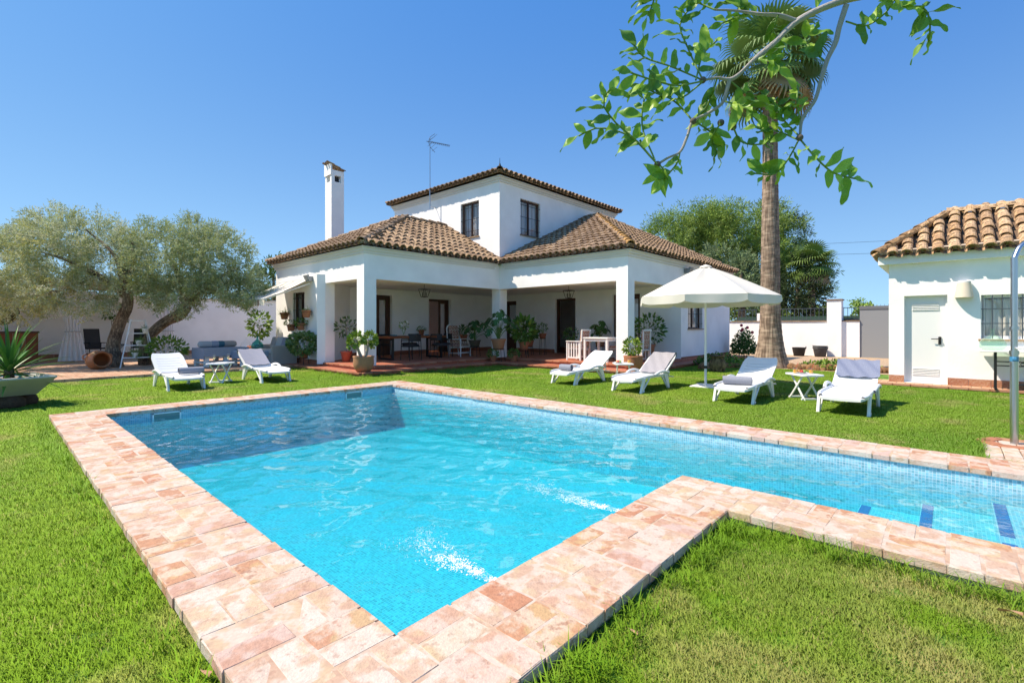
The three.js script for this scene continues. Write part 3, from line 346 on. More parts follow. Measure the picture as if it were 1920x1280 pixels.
  base.push(slope(list, [val, c1, p2, p3, tc]), slope(list, [c1, c2, p2]), uvBox(new THREE.BufferGeometry().setFromPoints([c2, P(21.2, 18.5, e), p3, c2, p3, p2])));
  const te = 6.74, a = P(12.12, 11.69, te), b = P(20.5, 11.69, te), c = P(20.5, 18.72, te), d = P(12.12, 18.72, te), q1 = P(15.6, 15.2, 8.2), q2 = P(17.0, 15.2, 8.2);
  base.push(slope(list, [a, b, q2, q1]), slope(list, [d, a, q1]), uvBox(new THREE.BufferGeometry().setFromPoints([b, c, q2, c, d, q1, c, q1, q2])));
  part(roof, 'roof_deck', mg(base), M.roofBase); layTiles(roof, list, 300);
  ridge(roof, kA, pk); ridge(roof, kB, pk); ridge(roof, pk, rt); const ochre = mat([0.78, 0.60, 0.28], 0.92, { map: tRoof }); ridge(roof, c1, p2, ochre); ridge(roof, c2, p2); ridge(roof, p2, p3); ridge(roof, a, q1); ridge(roof, b, q2); ridge(roof, d, q1); ridge(roof, tc, rt, tileTints[2], 0.02); ridge(roof, tc, p3, tileTints[2], 0.02);
  part(roof, 'finial', mg(cyl(0.05, 0.02, 0.1, 12.0, 6.86, -11.57, 8), cyl(0.012, 0.006, 0.2, 12.0, 6.95, -11.57, 6)), M.blackIron);
  // chimney
  const ch = new THREE.Group(); ch.name = 'chimney'; ch.position.set(9.25, 3.6, -18.0); house.add(ch); const cw = 0.52, chm = (g) => part(ch, 'stack', uvBox(g), M.plaster);
  chm(mg(bx(cw, 3.35, cw, 0, 0, 0), bx(cw, 0.2, cw, 0, 3.6, 0), ...[[-1, -1], [1, -1], [1, 1], [-1, 1]].map(([x, z]) => bx(0.13, 0.25, 0.13, x * 0.195, 3.35, z * 0.195)))); part(ch, 'flue', bx(0.24, 0.25, 0.24, 0, 3.35, 0), M.black);
  { const cl2 = []; slope(cl2, [v3(0.3, 3.77, 0.25), v3(0.3, 3.77, -0.25), v3(-0.2, 3.93, -0.25), v3(-0.2, 3.93, 0.25)], 0.17, 0.24); cl2.filter((t) => !t.pan).forEach((t) => { const o = part(ch, 'roof_tile', pick(uvTiles), pick(tileTints)); o.applyMatrix4(t.m); o.scale.setScalar(0.66); }); part(ch, 'parapet', uvBox(bx(0.06, 0.46, cw + 0.02, -cw / 2 - 0.005, 3.6, 0)), M.plaster); }
  // porch lanterns, floodlights
  for (const [u, v] of [[10.0, 13.2], [13.75, 9.9]]) { const l = new THREE.Group(); l.name = 'lantern'; l.position.set(u, 2.3, -v); house.add(l); const fr = [cyl(0.008, 0.008, 0.16, 0, 0.26, 0, 6)]; for (let i = 0; i < 4; i++) { const t = i * PI / 2 + PI / 4, k = t + PI / 2, f = (r, y, w) => v3(Math.cos(w) * r, y, Math.sin(w) * r); fr.push(rod(f(0.11, 0, t), f(0.2, 0.26, t), 0.009), rod(f(0.11, 0, t), f(0.11, 0, k), 0.009), rod(f(0.2, 0.26, t), f(0.2, 0.26, k), 0.009)); } part(l, 'cage', mg(fr), M.blackIron); for (const x of [-0.05, 0.05]) part(l, 'candle', cyl(0.014, 0.014, 0.13, x, 0.02, x * 0.6, 8), M.blackIron); }
  const flood = (px, py, axis, at) => { const q = axis === 'u' ? onU(px, py, at) : onV(px, py, at), o = new THREE.Group(); o.name = 'floodlight'; house.add(o); if (axis === 'u') { o.position.set(at, q[1], -q[0]); o.rotation.y = frontU; } else o.position.set(q[0], q[1], -at); part(o, 'bracket', bx(0.05, 0.16, 0.16, 0, -0.08, 0.08), M.grey); part(o, 'head', bx(0.26, 0.2, 0.08, 0.04, -0.08, 0.2, 0.01, 0, 0.5), M.grey); };
  flood(586, 523, 'u', 6.98); flood(1283, 508, 'v', 6.82);
}
{ // rooftop aerial
  const [av] = onU(806, 393, 12.05), an = thing('television_aerial', 'thin grey aerial mast on brackets against the tower wall', 'aerial', [12.05, av, 6.0]), top = 2.75;
  part(an, 'mast', cyl(0.022, 0.018, 2.95, 0, 0, 0, 8), M.steel); for (const y of [0.15, 0.75]) part(an, 'bracket', rod(v3(0, y, 0), v3(0.31, y, 0), 0.014), M.steel);
  const bd = v3(0.72, 0, 0.2).normalize(), sd = v3(0, 0, 0).copy(bd).cross(v3(0, 1, 0)); part(an, 'boom', rod(v3(0, top, 0).addScaledVector(bd, -0.15), v3(0, top + 0.03, 0).addScaledVector(bd, 0.85), 0.012), M.greyBar);
  for (let i = 0; i < 10; i++) { const c = v3(0, top + 0.01, 0).addScaledVector(bd, 0.08 + i * 0.085); part(an, 'director', rod(c.clone().addScaledVector(sd, -0.1), c.clone().addScaledVector(sd, 0.1), 0.006, 5), M.greyBar); part(an, 'director', rod(c.clone().add(v3(0, -0.045, 0)), c.clone().add(v3(0, 0.045, 0)), 0.008, 5), M.greyBar); }
  for (let i = -3; i <= 3; i++) if (i) { const y = top + i * 0.085, b = v3(0, y, 0).addScaledVector(bd, 0.02 + Math.abs(i) * 0.09 - 0.1); part(an, 'reflector_rod', rod(b.clone().addScaledVector(sd, -0.28), b.clone().addScaledVector(sd, 0.28), 0.006, 5), M.greyBar); } for (const s of [-1, 1]) part(an, 'reflector_arm', tube([v3(0, top, 0).addScaledVector(bd, -0.06), v3(0, top + s * 0.18, 0).addScaledVector(bd, 0.0), v3(0, top + s * 0.38, 0).addScaledVector(bd, 0.22)], 0.009, 8, 5), M.greyBar);
}
{ // awning over the grilled window
  const v0 = 15.05, v1 = 17.35, hi = 2.8, lo = 2.14, u0 = 6.95, u1 = 5.62, aw = thing('awning', 'cream striped fabric awning with fringe over the grilled window', 'awning', [0, 0, 0]);
  part(aw, 'cassette', mg(bx(0.12, 0.13, v1 - v0, u0 - 0.04, hi - 0.06, -(v0 + v1) / 2, 0.02)), M.whiteMetal);
  const n = 12; for (let i = 0; i < n; i++) { const a = v0 + (v1 - v0) * i / n, b = v0 + (v1 - v0) * (i + 1) / n; part(aw, 'fabric_stripe', grid(6, 1, (s, t) => W3(u0 - 0.08 + (u1 - u0) * s, a + (b - a) * t, hi + (lo - hi) * s - 0.03 * Math.sin(PI * s))), i % 3 === 2 ? mat([0.42, 0.36, 0.30], 0.9) : M.cream); part(aw, 'valance', grid(4, 3, (s, t) => W3(u1 - 0.09 - 0.01 * Math.sin(s * 12), a + (b - a) * s, lo - 0.02 - 0.2 * t * (0.85 + 0.15 * Math.sin(PI * s)))), i % 3 === 2 ? mat([0.36, 0.26, 0.19], 0.9) : M.ecru); }
  part(aw, 'front_bar', rod(W3(u1 - 0.08, v0, lo - 0.01), W3(u1 - 0.08, v1, lo - 0.01), 0.025), M.whiteMetal); for (const v of [v0 + 0.08, v1 - 0.08]) part(aw, 'arm', rod(W3(u0, v, hi - 0.12), W3(u1 - 0.06, v, lo - 0.03), 0.022), M.whiteMetal);
}
// ---------- the pool house ----------
{
  const U = 13.7, V1 = 1.04, V0 = -6, U1 = 16.0, ph = thing('pool_house', 'small white pool house with tiled hip roof and louvred metal door', 'pool house');
  part(ph, 'step', boxUV(U - 0.38, U + 0.4, V0, V1 + 0.2, -0.05, 0.07), M.patio); const nb = [mat([0.62, 0.42, 0.32], 0.85, { map: tBrick }), mat([0.55, 0.34, 0.25], 0.85, { map: tBrick })]; for (let i = 0; i < 16; i++) part(ph, 'brick', bx(0.1, 0.05, 0.29, U - 0.4, 0.026, -(V1 + 0.05 - i * 0.3), 0.007), pick(nb));
  const [dA, dT] = onU(1696, 555, U), [dB] = onU(1777, 555, U), [wA, wT] = onU(1840, 553, U), wB0 = onU(1845, 635, U)[1], wEnd = wA - 1.45, D0 = 0.08;
  part(ph, 'wall', wallPlane('u', U, V0, V1, 0.02, 2.72, [[dB, dA, D0, dT], [wEnd, wA, wB0, wT]], 0.25), M.plaster); part(ph, 'wall', boxUV(U + 0.25, U1, V1 - 0.25, V1, 0.02, 2.72), M.plaster); part(ph, 'wall', boxUV(U1 - 0.25, U1, V0, V1 - 0.25, 0.02, 2.72), M.plaster); part(ph, 'wall', boxUV(U + 0.25, U1 - 0.25, V0, V0 + 0.25, 0.02, 2.72), M.plaster); part(ph, 'ceiling', boxUV(U + 0.02, U1 - 0.02, V0 + 0.02, V1 - 0.02, 2.722, 2.8), M.plaster);
  // fascia
  part(ph, 'fascia', mg(boxUV(U - 0.15, U + 0.03, V0 - 0.3, V1 + 0.18, 2.68, 2.86), boxUV(U + 0.03, U1 + 0.2, V1 - 0.03, V1 + 0.18, 2.68, 2.86)), M.plaster);
  // door
  const dr = new THREE.Group(); dr.name = 'door'; dr.position.copy(W3(U, (dA + dB) / 2, D0)); dr.rotation.y = frontU; ph.add(dr); const w = dA - dB, h = dT - D0; part(dr, 'panel', bx(w - 0.06, h - 0.03, 0.05, 0, 0, -0.14), M.whiteMetal); part(dr, 'frame', mg(bx(0.03, h, 0.08, -w / 2 + 0.015, 0, -0.13), bx(0.03, h, 0.08, w / 2 - 0.015, 0, -0.13), bx(w - 0.06, 0.03, 0.08, 0, h - 0.03, -0.13)), M.whiteMetal);
  for (const y0 of [h - 0.32, 0.16]) for (let c = 0; c < 6; c++) for (let r = 0; r < 5; r++) part(dr, 'louvre', bx(0.075, 0.012, 0.022, -w / 2 + 0.17 + c * (w - 0.34) / 5, y0 + r * 0.034, -0.108, 0, 0, 0.5), M.whiteMetal);
  part(dr, 'handle', mg(bx(0.05, 0.17, 0.03, w / 2 - 0.12, h * 0.44, -0.1, 0.01), rod(v3(w / 2 - 0.12, h * 0.44 + 0.12, -0.05), v3(w / 2 - 0.26, h * 0.44 + 0.12, -0.05), 0.011), rod(v3(w / 2 - 0.12, h * 0.44 + 0.12, -0.1), v3(w / 2 - 0.12, h * 0.44 + 0.12, -0.05), 0.011)), M.black);
  // window
  const wn = new THREE.Group(); wn.name = 'window'; wn.position.copy(W3(U, (wA + wEnd) / 2, wB0)); wn.rotation.y = frontU; ph.add(wn); const ww = wA - wEnd, wh = wT - wB0; part(wn, 'frame', mg(bx(ww, 0.06, 0.06, 0, 0, -0.15), bx(ww, 0.06, 0.06, 0, wh - 0.06, -0.15), ...[-ww / 2 + 0.03, -0.05, 0.05, ww / 2 - 0.03].map((x) => bx(0.06, wh - 0.12, 0.06, x, 0.06, -0.15))), M.whiteMetal); for (const s of [-1, 1]) { part(wn, 'pane', bx(ww / 2 - 0.14, wh - 0.12, 0.005, s * (ww / 4 + 0.01), 0.06, -0.155), M.glass); part(wn, 'curtain', grid(30, 1, (p, t) => v3(s * (ww / 4 + 0.01) + (p - 0.5) * (ww / 2 - 0.14), 0.06 + t * (wh - 0.14), -0.23 + 0.015 * Math.sin(p * 40))), mat([0.62, 0.60, 0.54], 0.95)); }
  for (let i = 0; i < 11; i++) part(wn, 'bar', bx(0.018, wh - 0.006, 0.018, -ww / 2 + 0.03 + i * (ww - 0.06) / 10, 0.003, -0.02), M.greyBar); for (const y of [0.34, 0.67]) part(wn, 'rail', bx(ww - 0.004, 0.016, 0.024, 0, wh * y, -0.021), M.greyBar); part(wn, 'sill', bx(ww + 0.08, 0.04, 0.14, 0, -0.042, -0.02, 0.008), tileTints[3]);
  // wall lamp: clay cone
  const [lv, lh] = onU(1808, 558, U), lp = new THREE.Group(); lp.name = 'wall_lamp'; lp.position.copy(W3(U, lv, lh)); lp.rotation.y = frontU; ph.add(lp); const cone = lathe([[0.105, 0.33], [0.12, 0.2], [0.15, 0.0], [0.14, 0.0], [0.11, 0.2], [0.095, 0.33]], 20); part(lp, 'shade', mv(cone, 0, 0, 0.07), mat([0.72, 0.62, 0.50], 0.85)); part(lp, 'collar', mv(lathe([[0.108, 0.2], [0.108, 0.33], [0.09, 0.345], [0.001, 0.345]], 20), 0, 0, 0.07), M.trim);
  const pm = [[0.52, 0.33, 0.24], [0.56, 0.37, 0.27], [0.48, 0.29, 0.21]].map((c) => mat(c, 0.85, { map: tBrick })); for (const [a, b] of [[V1, dA], [dB, -3.2]]) { const n = Math.max(1, Math.round(Math.abs(a - b) / 0.33)), q = (b - a) / n; for (let i = 0; i < n; i++) part(ph, 'plinth_tile', bx(0.016, 0.15, Math.abs(q) - 0.006, U - 0.006, 0.07, -(a + (i + 0.5) * q)), pick(pm)); }
  const roof = new THREE.Group(); roof.name = 'roof'; ph.add(roof); const list = [], e = 2.86, hr = 3.82, A = W3(13.5, 1.22, e), B = W3(13.5, -6.4, e), R0 = W3(14.85, 0.05, hr), R1 = W3(14.85, -6, hr), C = W3(16.3, 1.24, e), D = W3(16.4, -6.4, e), seen = list;
  const b1 = slope(seen, [A, B, R1, R0], 0.25, 0.38), b2 = slope(seen, [C, A, R0], 0.25, 0.38), b3 = uvBox(new THREE.BufferGeometry().setFromPoints([D, C, R0, D, R0, R1, B, D, R1])); part(roof, 'roof_deck', mg(b1, b2, b3), M.roofBase); const pale = [[0.84, 0.74, 0.60], [0.92, 0.82, 0.68], [0.72, 0.62, 0.50], [0.98, 0.90, 0.76], [0.80, 0.66, 0.50]].map((c) => mat(c, 0.92, { map: tRoof })); layTiles(roof, list, 300, pale); ridge(roof, A, R0, mat([0.50, 0.40, 0.27], 0.92, { map: tRoof })); ridge(roof, R0, R1, pale[1]); ridge(roof, C, R0, pale[0]);
}
// ---------- walls, gate and railing ----------
{
  const U = 24.7, h = 1.52, wm = M.plaster, pv = (px) => onU(px, 640, U)[0], P0 = pv(1580), P1 = pv(1553), far = pv(1376);
  const w = thing('garden_wall', 'white rendered wall with brick cap beyond the palm trunk', 'wall'); part(w, 'wall', boxUV(U, U + 0.25, P1, 10.5, 0, h), wm); part(w, 'wall', boxUV(19.2, U - 0.001, 10.25, 10.5, 0, h), wm); const n = Math.round((10.5 - P1) / 0.34); for (let i = 0; i < n; i++) part(w, 'cap_brick', bx(0.33, 0.04, 0.33, U + 0.125, h, -(P1 + (i + 0.5) * 0.34), 0.006), pick([tileTints[0], tileTints[1], tileTints[2]]));
  const p = thing('gate_pillar', 'tall white pillar with brick cap where the railing ends', 'pillar', [U - 0.12, (P0 + P1) / 2]); part(p, 'shaft', uvBox(bx(0.5, 2.42, P1 - P0, 0.12, 0, 0)), wm); part(p, 'cap', bx(0.58, 0.05, P1 - P0 + 0.08, 0.12, 2.422, 0, 0.008), tileTints[2]);
  const G0 = pv(1613), G1 = pv(1668) - 0.8, w2 = thing('garden_wall', 'low white wall piece between the tall pillar and the grey gate', 'wall'); part(w2, 'wall', boxUV(U + 0.02, U + 0.25, G0, P0, 0, h), wm); part(w2, 'pier', boxUV(U - 0.1, U + 0.019, G0, G0 + 0.62, 0, h), wm); part(w2, 'cap', bx(0.42, 0.04, P0 - G0 + 0.02, U + 0.08, h + 0.001, -(G0 + P0) / 2, 0.006), tileTints[2]);
  const g = thing('sliding_gate', 'grey sheet metal gate between the low wall and the pool house', 'gate', [U - 0.02, (G0 + G1) / 2]); part(g, 'panel', bx(0.04, 1.95, G0 - G1, 0, 0.06, 0), M.grey); part(g, 'top_rail', bx(0.09, 0.14, G0 - G1 + 0.02, 0, 2.012, 0, 0.01), mat([0.16, 0.165, 0.175], 0.5)); part(g, 'bottom_rail', bx(0.07, 0.06, G0 - G1, 0, 0, 0), M.grey); for (let i = 0; i < 14; i++) part(g, 'spike', cyl(0.008, 0.003, 0.07, 0, 2.152, (i - 6.5) * (G0 - G1) / 14, 5), M.greyBar); for (let i = 2; i < 3; i++) part(g, 'seam', bx(0.012, 1.93, 0.012, -0.024, 0.07, (i / 3 - 0.5) * (G0 - G1)), M.grey);
  const rail = (v0, v1, label) => { const f = thing('railing', label, 'railing', [U + 0.12, (v0 + v1) / 2, h + 0.04], 0, 'metal railings above the garden wall'), L = v1 - v0, n = Math.round(L / 0.16); part(f, 'top_rail', bx(0.03, 0.03, L, 0, 0.53, 0), M.greyBar); part(f, 'bottom_rail', bx(0.03, 0.025, L, 0, 0.04, 0), M.greyBar); for (let i = 0; i <= n; i++) part(f, 'baluster', bx(0.018, 0.56, 0.018, 0, 0, (i / n - 0.5) * (L - 0.03)), M.greyBar); };
  rail(P1 + 0.02, P1 + 2.6, 'grey baluster railing on the wall right beside the tall pillar'); rail(P1 + 2.9, far, 'grey baluster railing on the wall behind the palm trunk'); rail(G0, P0 - 0.02, 'short grey railing above the low wall piece');
  solo('railing_post', 'stubby white post between the two long railings', 'post', bx(0.22, 0.36, 0.22, 0, 0, 0, 0.01), M.plaster, [U + 0.12, P1 + 2.75, h + 0.04]);
  solo('hedge_screen', 'dark green mesh screen behind the railing', 'screen', bx(0.03, 0.3, far - G0, 0, 0, 0), mat([0.035, 0.075, 0.055], 0.9), [U + 0.7, (far + G0) / 2, h - 0.05]);
  const lw = thing('garden_wall', 'long plain white wall behind the patio seating', 'wall'); part(lw, 'wall', boxUV(-9, 13.5, 25.3, 25.6, 0, 2.55), wm); part(lw, 'cap', boxUV(-9, 13.5, 25.24, 25.66, 2.552, 2.6), M.trim); const tl = [mat([0.34, 0.17, 0.11], 0.85), mat([0.30, 0.15, 0.1], 0.85)]; for (let i = 0; i < 40; i++) part(lw, 'plinth_tile', bx(0.325, 0.16, 0.02, 0.2 + i * 0.33, 0.08, -25.295), tl[i % 2]);
}
// ---------- covered seating corner behind the olive trees ----------
{
  const s = thing('pergola', 'covered seating shelter with plastered front beam behind the olive trees', 'shelter'), V = 22.4; for (const u of [-3.4, 1.95, 4.65]) part(s, 'post', bx(0.14, 2.5, 0.14, u, 0.08, -V, 0.01), M.wood); part(s, 'beam', uvBox(bx(9.4, 0.3, 0.2, 0.2, 2.581, -V, 0.01)), mat([0.45, 0.30, 0.19], 0.85)); part(s, 'roof', uvBox(mv(new THREE.BoxGeometry(9.8, 0.1, 3.5), 0.2, 3.0, -24.0, 0, 0.06)), M.trim); for (let i = 0; i < 12; i++) part(s, 'rafter', bx(0.08, 0.12, 3, -4.1 + i * 0.78, 2.79, -23.85), M.wood);
  const curtain = (u, w, label) => { const c = thing('curtain', label, 'curtain', [u, V - 0.14, 0.12], 0, 'tied curtains on the shelter posts'), H = 2.4, prof = (y) => { const t = y / H; return t < 0.42 ? 0.36 + 0.64 * Math.pow(Math.abs(0.42 - t) / 0.42, 0.75) * 0.62 : 0.36 + 0.9 * Math.pow((t - 0.42) / 0.58, 1.5); }; part(c, 'drape', grid(90, 30, (a, t) => { const y = t * H, p = prof(y) * w / 2, x = (a - 0.5) * 2; return v3(x * p, y, 0.035 * Math.sin(a * 34 + t * 2) * (0.5 + p) + 0.06 * Math.cos(x * PI / 2)); }), M.curtain); part(c, 'tieback', mv(new THREE.TorusGeometry(0.2 * w, 0.02, 6, 24), 0, H * 0.42, 0.02, 0, PI / 2, 0, v3(1, 0.6, 1)), M.cushion); };
  curtain(1.95, 1.0, 'white curtain gathered on the post beside the wooden bar'); curtain(4.65, 1.0, 'white curtain gathered on the post behind the leaning olive trunk');
  const bar = thing('bar_counter', 'reddish wood plank bar counter under the shelter', 'counter', [-0.6, 22.8, 0.08]); for (let i = 0; i < 12; i++) part(bar, 'plank', bx(0.278, 1.0, 0.04, -1.55 + i * 0.282, 0, 0.3, 0.004), pick([M.wood, mat([0.72, 0.6, 0.55], 0.6, { map: tWood })])); part(bar, 'top', bx(3.5, 0.06, 0.7, 0, 1.002, 0.05, 0.01), M.darkWood); part(bar, 'side', bx(0.04, 1.0, 0.5, 1.7, 0, 0.02), M.wood);
  const ch = thing('lounge_chair', 'black slung lounge chair beside the gathered curtain', 'chair', [2.75, 24.1, 0.08], 0.3, 'black lounge chairs under the shelter'); part(ch, 'backrest', bx(0.5, 0.78, 0.04, 0, 0.36, -0.22, 0.01, 0, -0.2), M.black); part(ch, 'seat', bx(0.5, 0.05, 0.5, 0, 0.36, 0.02, 0.01), M.black); for (const x of [-0.27, 0.27]) { part(ch, 'armrest', bx(0.05, 0.03, 0.52, x, 0.58, 0.02, 0.008), M.black); part(ch, 'leg', rod(v3(x, 0, 0.24), v3(x, 0.58, 0.2), 0.016), M.black); part(ch, 'leg', rod(v3(x, 0, -0.26), v3(x, 0.58, -0.2), 0.016), M.black); } dup(ch, 'black slung lounge chair seen through the white stepladder', [4.15, 24.2, 0.08], -0.3);
  const st = thing('side_table', 'small black folding side table between the lounge chairs', 'table', [3.4, 24.1, 0.08]); part(st, 'top', bx(0.45, 0.03, 0.4, 0, 0.5, 0, 0.006), M.black); for (const z of [-0.15, 0.15]) { part(st, 'leg', rod(v3(-0.18, 0, z), v3(0.18, 0.5, z), 0.013), M.black); part(st, 'leg', rod(v3(0.18, 0, z * 0.9), v3(-0.18, 0.5, z * 0.9), 0.013), M.black); }
  const disc = solo('wall_disc', 'dark brown wooden disc hanging on the shaded wall', 'ornament', mv(lathe([[0.001, 0.14], [0.3, 0.13], [0.40, 0.06], [0.43, 0], [0.001, 0]], 32), 0, 0, 0, 0, PI / 2), mat([0.05, 0.022, 0.014], 0.7, { map: tWood }), [onV(2, 585, 23.4)[0], 23.4, onV(2, 585, 23.4)[1]]);
  // stepladder used as a plant stand
  const L = thing('plant_ladder', 'white wooden stepladder holding potted plants beside the olive trunk', 'ladder', [3.05, 18.15, 0.08], -0.1); for (const s of [-1, 1]) { part(L, 'stile', beam(v3(s * 0.43, 0, 0.28), v3(s * 0.17, 1.42, -0.02), 0.03, 0.08, v3(1, 0, 0)), M.whitePaint); part(L, 'rear_leg', beam(v3(s * 0.4, 0, -0.45), v3(s * 0.16, 1.38, -0.06), 0.025, 0.05, v3(1, 0, 0)), M.whitePaint); } [0.28, 0.64, 1.0, 1.38].forEach((y) => { const t = y / 1.42, w = 2 * (0.43 - 0.26 * t) - 0.01; part(L, 'tread', bx(w, 0.028, 0.16, 0, y, 0.28 - 0.3 * t - 0.02, 0.004), M.whitePaint); });
}
// ---------- patio furniture ----------
{
  const day = thing('pallet_daybed', 'pale grey pallet daybed with blue grey cover on the patio', 'daybed', [4.95, 17.0, 0.08], 0.12); for (const y of [0.0, 0.26]) for (let i = 0; i < 4; i++) part(day, 'slat', bx(1.25, 0.035, 0.16, 0, y + 0.1, -0.33 + i * 0.22, 0.004), M.whitePaint); for (const x of [-0.55, 0, 0.55]) for (const z of [-0.33, 0.33]) part(day, 'block', bx(0.12, 0.4, 0.1, x, 0, z), M.whitePaint); part(day, 'mattress', bx(1.28, 0.16, 0.85, 0, 0.405, 0, 0.04), M.slate); part(day, 'cover', mg(bx(1.3, 0.26, 0.012, 0, 0.31, 0.434), bx(0.012, 0.34, 0.86, -0.648, 0.23, 0)), M.slate);
  const bol = thing('bolster', 'grey bolster cushion with teal bands on the pallet daybed', 'cushion', [4.99, 17.25, 0.645], 0.12); [[-0.42, 0.34, M.cushion], [-0.15, 0.2, M.slate], [0.03, 0.16, M.teal], [0.29, 0.36, M.taupe]].forEach(([x, w, m]) => part(bol, 'band', mv(new THREE.CapsuleGeometry(0.1, w - 0.02, 4, 12), x, 0.1, 0, 0, 0, PI / 2, v3(1, 0.82, 1)), m));
  const tb = thing('pallet_table', 'white pallet coffee table under a blue grey cloth', 'table', [5.72, 16.45, 0.08], 0.1); for (const x of [-0.45, 0.45]) for (const z of [-0.25, 0.25]) part(tb, 'leg', bx(0.1, 0.42, 0.1, x, 0, z), M.whitePaint); part(tb, 'shelf', bx(1.0, 0.03, 0.6, 0, 0.14, 0), M.whitePaint); part(tb, 'top', bx(1.1, 0.04, 0.7, 0, 0.42, 0), M.whitePaint);
  const cloth = solo('tablecloth', 'blue grey cloth draped over the pallet coffee table', 'cloth', grid(24, 18, (s, t) => { const x = (s - 0.5) * 1.6, z = (t - 0.5) * 1.15, ox = Math.max(0, Math.abs(x) - 0.56), oz = Math.max(0, Math.abs(z) - 0.36), dr = Math.hypot(ox, oz); return v3(Math.sign(x) * Math.min(Math.abs(x), 0.56 + ox * 0.12), 0.466 - dr * 0.95, Math.sign(z) * Math.min(Math.abs(z), 0.36 + oz * 0.12 + 0.012 * Math.sin(x * 22) * (oz > 0))); }), M.slate, [5.72, 16.45, 0.08], 0.1);
  const sofa = thing('sofa', 'taupe woven sofa against the house wall', 'sofa', [6.42, 16.55, 0.08]); part(sofa, 'base', bx(0.78, 0.32, 1.5, 0, 0.02, 0, 0.02), M.taupe); part(sofa, 'backrest', bx(0.16, 0.72, 1.5, 0.33, 0.0, 0, 0.03), M.taupe); for (const s of [-1, 1]) part(sofa, 'armrest', bx(0.8, 0.62, 0.12, 0, 0, s * 0.72, 0.03), M.taupe); part(sofa, 'seat_cushion', bx(0.62, 0.14, 1.3, -0.06, 0.342, 0, 0.05), M.cushion);
  [[-0.45, 'slate striped cushion at the near end of the taupe sofa', M.towel], [-0.02, 'pale cushion in the middle of the taupe sofa', M.cushion], [0.42, 'grey cushion at the far end of the taupe sofa', M.taupe]].forEach(([v, l, m]) => { const o = solo('cushion', l, 'cushion', mv(new RoundedBoxGeometry(0.42, 0.42, 0.14, 4, 0.07), 0, 0.21, 0), m, [6.5, 16.5 + v, 0.55], frontU); o.rotation.order = 'YXZ'; o.rotation.x = -0.28; });
  const dj = (name, label, m, pos, s) => solo(name, label, 'bottle', mv(lathe([[0.001, 0], [0.15, 0.005], [0.205, 0.08], [0.21, 0.16], [0.17, 0.27], [0.08, 0.35], [0.035, 0.4], [0.03, 0.5], [0.042, 0.505], [0.042, 0.53], [0.024, 0.53]], 28), 0, 0, 0, 0, 0, 0, s), m, pos);
  dj('demijohn', 'teal glass demijohn standing on the blue grey tablecloth', M.tealGlass, [5.86, 16.52, 0.55], 0.85); dj('demijohn', 'clear glass demijohn beside the teal one', M.glass, [5.55, 16.6, 0.55], 0.8);
  dj('demijohn', 'pale green glass demijohn on the sewing table by the pool house', M.greenGlass, [13.42, onU(1862, 660, 13.45)[0], 0.83], v3(0.95, 0.8, 0.95));
  // treadle table by the pool house
  const [v0] = onU(1838, 660, 13.4), tt = thing('console_table', 'narrow white topped console on a black treadle frame', 'table', [13.42, v0 - 0.72, 0.07]); part(tt, 'top', bx(0.44, 0.03, 1.44, 0, 0.73, 0, 0.006), M.whitePaint); for (const z of [-0.5, 0.5]) { for (const x of [-0.14, 0.14]) part(tt, 'leg', bx(0.03, 0.73, 0.03, x, 0, z), M.blackIron); part(tt, 'foot', bx(0.4, 0.03, 0.04, 0, 0, z), M.blackIron); } for (const y of [0.46, 0.54]) part(tt, 'stretcher', bx(0.022, 0.02, 0.97, -0.14, y, 0), M.blackIron); for (let i = 0; i < 5; i++) part(tt, 'scroll', mv(new THREE.TorusGeometry(0.026, 0.007, 5, 12), -0.14, 0.51, -0.14 + i * 0.07, PI / 2), M.blackIron); part(tt, 'treadle', bx(0.28, 0.02, 0.42, 0, 0.1, -0.05), M.blackIron); part(tt, 'wheel', mv(new THREE.TorusGeometry(0.17, 0.016, 6, 28), 0.05, 0.32, 0.38, PI / 2), M.blackIron); for (let i = 0; i < 4; i++) part(tt, 'spoke', mv(bx(0.014, 0.33, 0.014, 0, -0.165, 0), 0.05, 0.32, 0.38, 0, i * PI / 4), M.blackIron);
}
